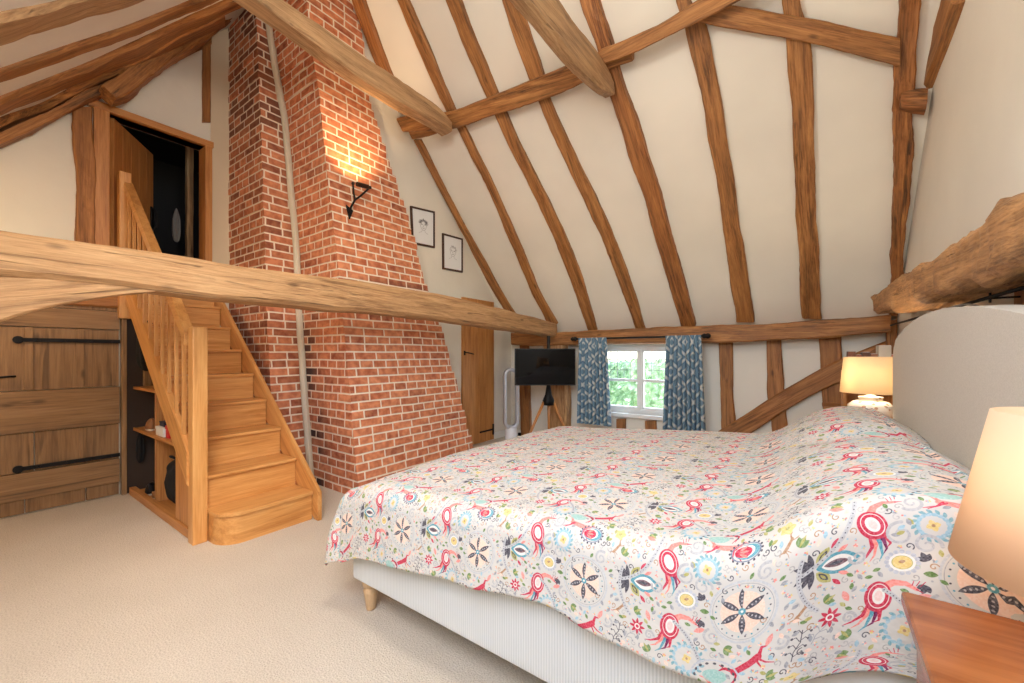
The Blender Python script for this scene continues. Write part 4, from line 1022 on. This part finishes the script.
# ------------------------------------------------------------------ bedspread
def lerp_tab(T, x): return tab(T, x)
ZT = [(-1.86, .615), (-1.65, .65), (-1.2, .685), (-.55, .735), (-.3, .75), (-.13, .775), (-.02, .86), (.08, .935), (.22, .975), (.33, .97), (.42, .915)]
def sm(a, b, x): t = max(0, min(1, (x - a) / (b - a))); return t * t * (3 - 2 * t)
TX0, TY0, TY1 = -1.83, 1.225, 3.05
RB = .075
def top_z(x, y):
    z = sum(tab(ZT, x + d) for d in (-.06, -.03, 0, .03, .06)) / 5 if x < .33 else tab(ZT, x)
    inner = sm(0, .5, min(y - TY0, TY1 - y))
    z += .022 * inner * (1 - sm(-.1, .2, x))
    z -= .045 * sm(-.1, .15, x) * math.exp(-((y - 2.16) / .13) ** 2)
    z += .010 * noise.noise(Vector((x * 2.2, y * 2.2, 0))) + .005 * noise.noise(Vector((x * 6, y * 6, 4)))
    z -= .05 * (1 - sm(0, .22, x - TX0 ))**2 * .6
    return z
HEM = [(-2.3, .40), (-1.83, .40), (-1.5, .36), (-1.2, .33), (-.7, .305), (-.15, .37), (.1, .48), (.42, .56)]
NA, NBv = 260, 250
OF = .42
av = [TX0 - OF + (.425 - TX0 + OF) * i / NA for i in range(NA + 1)]
bm = bmesh.new(); uvl = bm.loops.layers.uv.new('UVMap'); grid = []; cuv = {}
nside = 34; rows = []
for i, a in enumerate(av):
    hem = tab(HEM, a); row = []
    bs = [(-(1 - k / nside) * hem, TY0) for k in range(nside)] + [(0, TY0 + (TY1 - TY0) * k / 150) for k in range(151)] + [(hem * .9 * (k + 1) / nside, TY1) for k in range(nside)]
    for oy, yc in bs:
        ox = min(0, a - TX0); xc = max(a, TX0)
        r = (abs(ox) ** 2.6 + abs(oy) ** 2.6) ** (1 / 2.6)
        zt_ = top_z(xc, yc); r = r if r < .36 else .36 + (r - .36) * .35
        if r > 1e-6:
            dx, dy = ox, oy; L = math.hypot(dx, dy); dx /= L; dy /= L
            q = RB * PI / 2
            if r < q: hh = RB * math.sin(r / RB); vv = RB * (1 - math.cos(r / RB))
            else: hh = RB + (r - q) * .10; vv = RB + (r - q) * .985
            k = sm(.04, .3, r)
            s_al = xc * 1.0 + yc * 1.0 + math.atan2(dy, dx) * .12
            wv = .007 * math.sin(s_al * 11 + 1.3 * math.sin(s_al * 4.1)) * k + .003 * math.sin(s_al * 27) * k
            if abs(ox) > .02 and abs(oy) > .02: wv += .045 * k * math.cos(4 * (math.atan2(abs(oy), abs(ox)) - PI / 4)) * min(1, min(abs(ox), abs(oy)) / .1)
            hh = max(.0, hh + wv) * (1 - .6 * sm(-.05, .16, xc) * (1 if oy < 0 else 0)); 
            P = Vector((xc + dx * hh, yc + dy * hh, zt_ - vv))
        else: P = Vector((xc, yc, zt_))
        v = bm.verts.new(P); cuv[v] = ((a + .75 - .115) / (TW / 1000), (yc + oy - .885) / (TH_ / 1000)); row.append(v)
    grid.append(row)
for A, B in zip(grid, grid[1:]):
    for k in range(len(A) - 1): bm.faces.new((A[k], B[k], B[k + 1], A[k + 1]))
for f in bm.faces:
    for lp in f.loops: lp[uvl].uv = cuv[lp.vert]
cuv = None
o = obj('bedspread', bm, M['print'], smooth=True)
for p in o.data.polygons[:1]:
    pass
tag(o, 'white cotton bedspread printed with red birds, medallions and leaves, draped over the bed', 'bedspread')
sol = o.modifiers.new('thick', 'SOLIDIFY'); sol.thickness = .010; sol.offset = 1.0 if True else -1
# ================================================================== curtains and rod
def rodmat(): return M['iron']
pole = thing('curtain_pole', 'black iron curtain pole over the window with lumpy finials', 'curtain pole', (-1.7, 4.93, 1.5))
ra, rb = on_y(574, 339, 4.93), on_y(706, 336, 4.93); rz_ = (ra.z + rb.z) / 2
bm = NB(); tube(bm, [(ra.x, 4.93, rz_), (rb.x, 4.93, rz_)], .012, 12); obj('rod', bm, M['iron'], pole, smooth=True)
for x in (ra.x, rb.x):
    bm = NB(); lathe(bm, [(0, -.05), (.016, -.045), (.03, -.02), (.024, 0), (.032, .02), (.018, .045), (0, .05)], (0, 0, 0), 20, M=Matrix.Translation((x, 4.93, rz_)) @ Matrix.Rotation(PI / 2, 4, 'Y')); obj('finial', bm, M['iron'], pole, smooth=True)
for x in (ra.x + .1, rb.x - .1):
    bm = NB(); tube(bm, [(x, 4.93, rz_), (x, 5.015, rz_ + .01)], .008, 8); obj('bracket', bm, M['iron'], pole)
# ikat cotton: drawn once, blue ground with pale chained diamonds
CW, CH = 160, 240; K2 = 2
yy, xx = np.mgrid[0:CH * K2, 0:CW * K2] / K2
im = np.ones((CH * K2, CW * K2, 3), np.float32) * np.array((112, 144, 166), np.float32)
jag = 3.0 * np.sin(yy * .9) + 1.5 * np.sin(yy * 2.3 + xx)
u = np.abs(((xx + jag) % CW) - CW / 2) / (CW / 2); v = np.abs((yy % CH) - CH / 2) / (CH / 2)
d = u + v
def band(c, w, col, al=1.0):
    global im
    k = np.clip(1 - (np.abs(d - c) / w) ** 3, 0, 1)[..., None] * al; im = im * (1 - k) + np.array(col, np.float32) * k
band(1.0, .14, (222, 224, 220)); band(.30, .09, (222, 224, 220)); band(1.7, .09, (220, 224, 222)); band(.82, .04, (64, 100, 132), .8); band(1.18, .04, (70, 104, 134), .8)
st_ = (.93 + .07 * np.sin(xx * 3.1 + 2 * np.sin(yy * .21)))[..., None]; im *= st_
rg = np.ones(im.shape[:2] + (4,), np.float32); rg[..., :3] = np.clip(im / 255, 0, 1)
img = bpy.data.images.new('blue_ikat', im.shape[1], im.shape[0]); img.pixels.foreach_set(rg.ravel()); img.update(); img.pack()
t = NT('blue_ikat_cotton'); tx = t.add('ShaderNodeTexImage'); tx.image = img; uvn = t.add('ShaderNodeUVMap'); uvn.uv_map = 'UVMap'; t.link(uvn.outputs[0], tx.inputs[0]); t.link(tx.outputs[0], t.b.inputs['Base Color']); t.b.inputs['Roughness'].default_value = .9; M['ikat'] = t.m
def curtain(x0, x1, y0, y1, label, yb):
    zt = rz_ + .012; a, b = on_y(x0, 340, 4.93).x, on_y(x1, 340, 4.93).x; c_, d_ = on_y(y0, 420, 4.93).x, on_y(y1, 420, 4.93).x
    zb = on_y((x0 + x1) / 2, yb, 4.93).z
    bm = bmesh.new(); uvl = bm.loops.layers.uv.new('UVMap'); g = []; cu = {}
    N_, M_ = 150, 50; rc = random.Random(int(x0)); ph = [rc.uniform(-.5, .5) for _ in range(12)]
    for j in range(M_ + 1):
        t_ = j / M_; row = []
        for i in range(N_ + 1):
            s = i / N_; X = (a + (b - a) * s) * (1 - t_) + (c_ + (d_ - c_) * s) * t_
            k = int(s * 10); w = math.sin(s * 2 * PI * 9 + ph[min(11, k)] * .0 + .6 * math.sin(t_ * 2 + s * 5))
            amp = .018 + .022 * t_; head = math.exp(-(t_ / .07) ** 2)
            Y = 4.925 - .012 + amp * w * (1 - .5 * head) ; X += .006 * math.cos(s * 2 * PI * 9) * (1 - head)
            v = bm.verts.new((X, min(Y, 4.975), zt + (zb - zt) * t_)); cu[v] = (s * 2.6 + .5, (zt - zb) * (1 - t_) / .34); row.append(v)
        g.append(row)
    for A, B in zip(g, g[1:]):
        for i in range(N_): bm.faces.new((A[i], A[i + 1], B[i + 1], B[i]))
    for f in bm.faces:
        for lp in f.loops: lp[uvl].uv = cu[lp.vert]
    o = obj('curtain', bm, M['ikat'], smooth=True); o.modifiers.new('t', 'SOLIDIFY').thickness = .004
    return tag(o, label, 'curtain', 'blue ikat curtains')
curtain(579, 607, 577, 611, 'blue and white ikat curtain on the television side of the window', 424)
curtain(666, 701, 662, 705, 'blue and white ikat curtain on the bed-head side of the window', 431)

# ================================================================== television on tripod
tvc = on_y(545, 367, 4.60); TVF = Vector((-SN, CS, 0)).normalized()
ph_ = math.radians(1); th0 = TH - ph_       # yaw of the screen's right vector against X
tvc = Vector((tvc.x, tvc.y, 0))
rightv = Vector((math.cos(TH + ph_), math.sin(TH + ph_), 0))
tv = thing('television', 'flat black television on a tripod stand, showing a lamp reflection', 'television', tvc, TH + ph_)
tw, thh = .80, .485; zc0 = CAMH - (367 - HY) / F_PX * 5.32
bm = NB(); box(bm, (-tw / 2, -.02, zc0 - thh / 2), (tw / 2, .03, zc0 + thh / 2), .006); obj('casing', bm, plain('tv_black_plastic', srgb(14, 14, 16), .5), tv, local=True)
bm = NB(); box(bm, (-tw / 2 + .012, -.0235, zc0 - thh / 2 + .016), (tw / 2 - .012, -.0205, zc0 + thh / 2 - .012)); obj('screen', bm, plain('tv_screen', srgb(5, 5, 6), .03, Specular_IOR_Level=.2), tv, local=True)
stand = thing('tripod_stand', 'oak tripod stand with black hub carrying the television', 'stand', tvc + Vector((.0, .09, 0)), TH + ph_)
bm = NB(); tube(bm, [(0, .0, .70), (0, .0, 1.52)], .022, 14); box(bm, (-.12, -.045, zc0 - .1), (.12, -.025, zc0 + .1), .004); obj('pole', bm, M['iron'], stand, local=True)
bm = NB(); lathe(bm, [(0, .60), (.075, .60), (.08, .66), (.045, .74), (.026, .86), (0, .86)], (0, 0, 0), 24); obj('hub', bm, M['iron'], stand, smooth=True, local=True)
for k, (dx, dy) in enumerate(((-.36, -.10), (.34, -.06), (.03, .20))):
    bm = NB(); tube(bm, [(dx * .15, dy * .15, .66), (dx, dy, .0)], [.021, .015], 12); obj('leg', bm, M['doorZ'], stand, smooth=True, local=True)

# ================================================================== tower fan
fc = on_y(511, 440, 4.66); fan = thing('tower_fan', 'silver and white bladeless tower fan with a tall oval loop', 'fan', (fc.x, fc.y, 0), TH + .15)
silver = plain('silver_plastic', srgb(196, 198, 204), .3, .3); whitep = plain('white_plastic', srgb(226, 228, 232), .35)
bm = NB(); lathe(bm, [(0, 0), (.11, 0), (.112, .02), (.085, .03), (.082, .22), (.06, .25), (0, .25)], n=32); obj('fan_base', bm, whitep, fan, smooth=True, local=True)
def loop_pts(w, z0, z1, n=18):
    p = [(w * math.cos(PI + PI * i / n), 0, z0 + w + w * math.sin(PI + PI * i / n)) for i in range(n + 1)]
    p += [(w * math.cos(PI * i / n), 0, z1 - w + w * math.sin(PI * i / n)) for i in range(n + 1)]
    return p
bm = NB(); lp_ = loop_pts(.086, .245, 1.06)
def ringprof(bm, pts, ww, dd):
    rings = []; n = len(pts); P = [Vector(p) for p in pts]; cc = Vector((0, 0, .65))
    for i in range(n):
        d = (P[(i + 1) % n] - P[i - 1]).normalized(); s = Vector((0, 1, 0)); nrm = d.cross(s)
        rings.append([bm.verts.new(P[i] + nrm * a * ww + s * b * dd) for a, b in ((-1, -.8), (-.6, -1), (.6, -1), (1, -.8), (1, .8), (.4, 1), (-.4, 1), (-1, .8))])
    for i in range(n):
        A, B = rings[i], rings[(i + 1) % n]
        for k in range(8): bm.faces.new((A[k], A[(k + 1) % 8], B[(k + 1) % 8], B[k]))
ringprof(bm, lp_, .024, .06); obj('loop_amplifier', bm, silver, fan, smooth=True, local=True)
# double socket on the window wall
sp = on_y(522.5, 434, YW); sk = thing('wall_socket', 'white double wall socket low beside the tower fan', 'socket', (sp.x, YW, sp.z))
bm = NB(); box(bm, (sp.x - .073, YW - .012, sp.z - .043), (sp.x + .073, YW - .0005, sp.z + .043), .004); obj('face_plate', bm, M['white'], sk)
for s in (-.036, .036):
    bm = NB(); box(bm, (sp.x + s - .022, YW - .045, sp.z - .026), (sp.x + s + .022, YW - .0125, sp.z + .02), .005); obj('plug', bm, M['iron'], sk)

# ================================================================== lamps
def shade_mat(name, col, em):
    t = NT(name); t.b.inputs['Base Color'].default_value = col; t.b.inputs['Roughness'].default_value = .9
    tr = t.add('ShaderNodeBsdfTranslucent'); tr.inputs[0].default_value = col; mx_ = t.add('ShaderNodeMixShader'); mx_.inputs[0].default_value = em
    t.link(t.b.outputs[0], mx_.inputs[1]); t.link(tr.outputs[0], mx_.inputs[2]); t.link(mx_.outputs[0], [n for n in t.n if n.type == 'OUTPUT_MATERIAL'][0].inputs[0]); return t.m
def cone_shade(bm, r0, r1, z0, z1, th=.003, n=64):
    lathe(bm, [(r0, z0), (r0 + .002, z0), (r1 + .002, z1), (r1, z1), (r1 - th, z1), (r0 - th, z0)], n=n, closed=True)
def table_lamp(loc, zb, z0, z1, r0, r1, label, prof, basem, sm_, group='cream shaded bedside lamps'):
    th = thing('table_lamp', label, 'lamp', (loc[0], loc[1], zb), 0, group)
    bm = NB(); lathe(bm, prof, n=40); b_ = obj('lamp_base', bm, basem, th, smooth=True, local=True)
    bm = NB(); cone_shade(bm, r0, r1, z0 - zb, z1 - zb); obj('lamp_shade', bm, sm_, th, smooth=True, local=True)
    bm = NB(); top = prof[-1][1]
    tube(bm, [(0, 0, top - .01), (0, 0, (z0 + z1) / 2 - zb - .03)], .011, 12)
    zr = z1 - zb - .02
    for a in (0, 2.094, 4.189): tube(bm, [(0, 0, zr - .02), ((r1 - .004) * math.cos(a), (r1 - .004) * math.sin(a), zr)], .0018, 6)
    tube(bm, [(0, 0, (z0 + z1) / 2 - zb - .03), (0, 0, zr - .02)], .0025, 6)
    obj('fitting', bm, M['white'], th, smooth=True, local=True)
    return th
# far bedside cabinet and lamp
FX, FY = .36, 3.37
FT = .86
cab = thing('bedside_table', 'oak bedside table on the window side of the bed, mostly hidden', 'bedside table', (FX - .02, FY + .03, 0))
bm = NB(); box(bm, (.12, 3.20, FT - .03), (.60, 3.62, FT), .006); obj('table_top', bm, M['doorX'], cab)
bm = NB(); box(bm, (.14, 3.22, .12), (.58, 3.60, FT - .0305), .004); obj('table_body', bm, M['doorX'], cab)
for x in (.17, .55):
    for y in (3.25, 3.57):
        bm = NB(); box(bm, (x - .025, y - .025, 0), (x + .025, y + .025, .1195), .003); obj('leg', bm, M['doorZ'], cab)
t = NT('painted_ceramic'); tc = t.add('ShaderNodeTexCoord'); vn = t.add('ShaderNodeTexVoronoi', _Scale=26.0); t.link(tc.outputs['Object'], vn.inputs[0])
t.link(t.ramp(vn.outputs[0], [(.22, srgb(190, 150, 120)), (.32, srgb(236, 230, 214))]), t.b.inputs['Base Color']); t.b.inputs['Roughness'].default_value = .2; M['ceramic'] = t.m
jar = [(0, 0), (.07, 0), (.10, .02), (.125, .07), (.122, .10), (.095, .125), (.068, .135), (.062, .14), (.066, .15), (.066, .158), (.03, .162), (.012, .175), (0, .176)]
k_ = 1
jar = [(r * .92, z * .97) for r, z in jar]
table_lamp((FX, FY), FT, 1.037, 1.262, .150, .130, 'lit table lamp with ceramic jar base beyond the far side of the bed', jar, M['ceramic'], shade_mat('lit_cream_shade', srgb(250, 232, 200), .6))
# small shelf with books behind the lamp
bc = thing('corner_bookcase', 'small oak bookcase in the corner behind the lit lamp', 'bookcase', (.40, 4.25, 0))
bz, bw0, bw1, by0_, by1_ = 1.16, .27, .63, 4.0, 4.22
bm = NB(); box(bm, (bw0, by0_, 0), (bw0 + .02, by1_, 1.15)); obj('side_board', bm, M['doorZ'], bc)
bm = NB(); box(bm, (bw1 - .02, by0_, 0), (bw1, by1_, 1.15)); obj('side_board', bm, M['doorZ'], bc)
bm = NB(); box(bm, (bw0 + .02, by1_ - .012, 0), (bw1 - .02, by1_, 1.12)); obj('back_board', bm, M['doorZ'], bc)
for z in (.05, .42, .76, 1.08):
    bm = NB(); box(bm, (bw0 + .0205, by0_, z), (bw1 - .0205, by1_ - .0125, z + .02)); obj('shelf', bm, M['doorX'], bc)
cols = [(120, 70, 44), (150, 84, 50), (96, 58, 40), (140, 92, 60), (196, 186, 166), (206, 120, 100)]
nm = ['chestnut', 'rust', 'dark brown', 'tan', 'white', 'salmon pink']
x = bw0 + .03; rb_ = random.Random(2)
for k in range(6):
    w1 = rb_.uniform(.03, .045); hh = rb_.uniform(.17, .20)
    if k == 4: w1 = .07; hh = .24
    th = thing('book', '%s book standing on the corner bookcase behind the lit lamp' % nm[k], 'book', (x + w1 / 2, 4.1, 1.1010), group='books on the corner bookcase')
    cm = plain('book_cover_%d' % k, srgb(*cols[k]), .6)
    bm = NB(); box(bm, (x, by0_ + .012, 1.1010), (x + w1, by0_ + .15, 1.1010 + hh), .002); obj('cover', bm, cm, th)
    bm = NB(); box(bm, (x + .003, by0_ + .0125, 1.1010 + hh + .0002), (x + w1 - .003, by0_ + .148, 1.1010 + hh + .002)); obj('pages', bm, M['white'], th)
    x += w1 + .004
# small wall shelf and stack below, left of the lamp
a_ = on_y(823, 405, 4.55); b_ = on_y(846, 405, 4.55)
nb = thing('low_side_table', 'small dark oak side table against the window wall by the widest stud', 'table', ((a_.x + b_.x) / 2, 4.62, 0))
zt_ = a_.z
bm = NB(); box(bm, (a_.x, 4.45, zt_ - .03), (a_.x + .50, 4.80, zt_), .005); obj('table_top', bm, M['post'], nb)
for xq in (a_.x + .03, a_.x + .47):
    for yq in (4.48, 4.77):
        bm = NB(); box(bm, (xq - .02, yq - .02, 0), (xq + .02, yq + .02, zt_ - .0305), .003); obj('leg', bm, M['post'], nb)
rbk = thing('book', 'coral red book lying flat on the small dark side table', 'book', (a_.x + .2, 4.6, zt_ + .001))
q0 = on_y(843, 405, 4.5).x
bm = NB(); box(bm, (q0, 4.47, zt_ + .001), (q0 + .2, 4.70, zt_ + .075), .004); obj('cover', bm, plain('coral_cover', srgb(226, 110, 78), .5), rbk)
bm = NB(); box(bm, (q0 + .006, 4.476, zt_ + .0755), (q0 + .194, 4.69, zt_ + .082)); obj('pages', bm, M['white'], rbk)

# near nightstand and lamp
NZ = .81
C_ = on_z(900.5, 589, NZ)
d1v = (on_z(1024, 607, NZ) - C_).normalized(); d2v = (on_z(940, 683, NZ) - C_).normalized()
ns = thing('nightstand', 'polished reddish brown nightstand in the near corner beside the bed', 'bedside table', (C_.x, C_.y, 0), -.037)
Wn, Dn = .46, .40
cher = [wood('cherry_' + a_2, a_2, (srgb(92, 46, 20), srgb(128, 70, 34), srgb(158, 98, 56)), crack=0, bump=.03, rough=.22, ring=.4, scale=.6) for a_2 in 'XZ']
bm = NB(); box(bm, (0, -Dn, NZ - .028), (Wn, 0, NZ), .009, seg=3); obj('table_top', bm, cher[0], ns, local=True)
bm = NB(); box(bm, (.02, -Dn + .02, .10), (Wn - .02, -.02, NZ - .0285), .003); obj('table_body', bm, cher[1], ns, local=True)
for z0_, z1_ in ((.14, .42), (.45, .72)):
    bm = NB(); box(bm, (.045, -Dn + .001, z0_), (Wn - .045, -Dn + .0195, z1_), .004); dr = obj('drawer', bm, cher[0], ns, local=True)
    bm = NB(); lathe(bm, [(0, 0), (.008, 0), (.007, .012), (.016, .02), (.014, .03), (0, .033)], (0, 0, 0), 20, M=Matrix.Translation((Wn / 2, -Dn + .001, (z0_ + z1_) / 2)) @ Matrix.Rotation(PI / 2, 4, 'X'))
    for v in bm.verts: v.co -= dr.location
    obj('knob', bm, M['iron'], dr, smooth=True, local=True)
for x_ in (.045, Wn - .045):
    for y_ in (-Dn + .045, -.045):
        bm = NB(); box(bm, (x_ - .022, y_ - .022, 0), (x_ + .022, y_ + .022, .0995), .003); obj('leg', bm, cher[1], ns, local=True)
nlx, nly = .395, 1.042
prof_n = [(0, 0), (.055, 0), (.06, .012), (.03, .03), (.035, .06), (.045, .09), (.03, .12), (.012, .135), (0, .136)]
table_lamp((nlx, nly), NZ + .0005, .922, 1.183, 
  .174, .124, 'large cream drum lamp on the near nightstand at the right edge', prof_n, M['ceramic'], shade_mat('peach_cream_shade', srgb(246, 224, 194), .45))

# ================================================================== rail, cable over the headboard
rail = thing('iron_rail', 'thin dark iron rail under the rugged tie beam behind the headboard', 'rail', (.64, 3, 1.5))
r0_, r1_ = on_x(880, 331, .62), on_x(1040, 281, .62)
bm = NB(); tube(bm, [(.62, 4.6, 1.52), (.62, 1.2, 1.50)], .007, 10); obj('rod', bm, M['iron'], rail, smooth=True)
q = on_x(990, 293, .62)
bm = NB(); tube(bm, [(.62, q.y, 1.485), (.62, q.y, 1.525)], .004, 8); tube(bm, [(.62, q.y, 1.503), (.735, q.y, 1.503)], .004, 8); obj('bracket', bm, M['iron'], rail)
cp = [on_x(x, y, .56) for x, y in ((912, 329), (925, 318), (945, 309), (966, 304.5), (985, 308), (1003, 317), (1018, 324), (1045, 331))]
cp, _ = resample(cp, .03)
bm = NB(); tube(bm, cp, .0035, 8); tag(obj('power_cable', bm, plain('grey_cable', srgb(130, 122, 112), .5), smooth=True), 'thin grey cable looping over the top of the headboard', 'cable')
# bedside bulbs (the lamps' own light)
# ================================================================== light
w = bpy.data.worlds.new('daylight'); scn.world = w; w.use_nodes = True
nt = w.node_tree; bg = nt.nodes['Background']
sky = nt.nodes.new('ShaderNodeTexSky'); sky.sky_type = 'NISHITA'; sky.sun_disc = False; sky.sun_elevation = math.radians(40); sky.sun_rotation = 2.0
nt.links.new(sky.outputs[0], bg.inputs[0]); bg.inputs[1].default_value = 1.2
def area(name, loc, direction, sx, sy, power, col=(1, 1, 1), spread=180):
    l = bpy.data.lights.new(name, 'AREA'); l.shape = 'RECTANGLE'; l.size = sx; l.size_y = sy; l.energy = power; l.color = col; l.spread = math.radians(spread)
    o = bpy.data.objects.new(name, l); COL.objects.link(o); o.location = loc
    o.rotation_euler = Vector(direction).to_track_quat('-Z', 'Y').to_euler(); return o
def point(name, loc, power, col, r=.05):
    l = bpy.data.lights.new(name, 'POINT'); l.energy = power; l.color = col; l.shadow_soft_size = r
    o = bpy.data.objects.new(name, l); COL.objects.link(o); o.location = loc; return o
# added fill at the unseen roof opening, and daylight at the window in view
area('added_roof_fill', (-.4, -.42, roof_z(-.42) + .04), (-.35, .9, -.7), 1.7, 1.2, 42, (1, .98, .96))
area('window_daylight', ((wx0 + wx1) / 2, YW + .4, 1.0), (0, -1, -.1), 1.1, .9, 22, (.92, .97, 1))
WARM = (1, .72, .42)
point('added_room_fill', (-1.2, .9, 3.3), 70, (1, .94, .86), .18)  # unseen fill light added to brighten the whole room
point('stair_wall_bulb', (-4.4, -.5, 1.98), 19, WARM, .08)
scn.view_settings.view_transform = 'Standard'; scn.view_settings.look = 'None'; scn.view_settings.exposure = 0.02; scn.view_settings.gamma = 1.0
scn.view_settings.use_curve_mapping = False
scn.cycles.use_denoising = True
scn.cycles.max_bounces = 8; scn.cycles.diffuse_bounces = 5; scn.cycles.sample_clamp_indirect = 6.0
point('far_lamp_bulb', (FX, FY, 1.15), 8, (1, .84, .62), .03)
point('near_lamp_bulb', (nlx, nly, 1.06), 1.4, (1, .74, .46), .03)
sp_ = bpy.data.lights.new('wall_light_bulb', 'SPOT'); sp_.energy = 42; sp_.color = (1, .66, .34); sp_.spot_size = math.radians(110); sp_.spot_blend = 1; sp_.shadow_soft_size = .02
so = bpy.data.objects.new('wall_light_bulb', sp_); COL.objects.link(so); so.location = LAMP_P + Vector((.10, 0, .03)); so.rotation_euler = Vector((-.45, 0, 1)).to_track_quat('-Z', 'Y').to_euler()
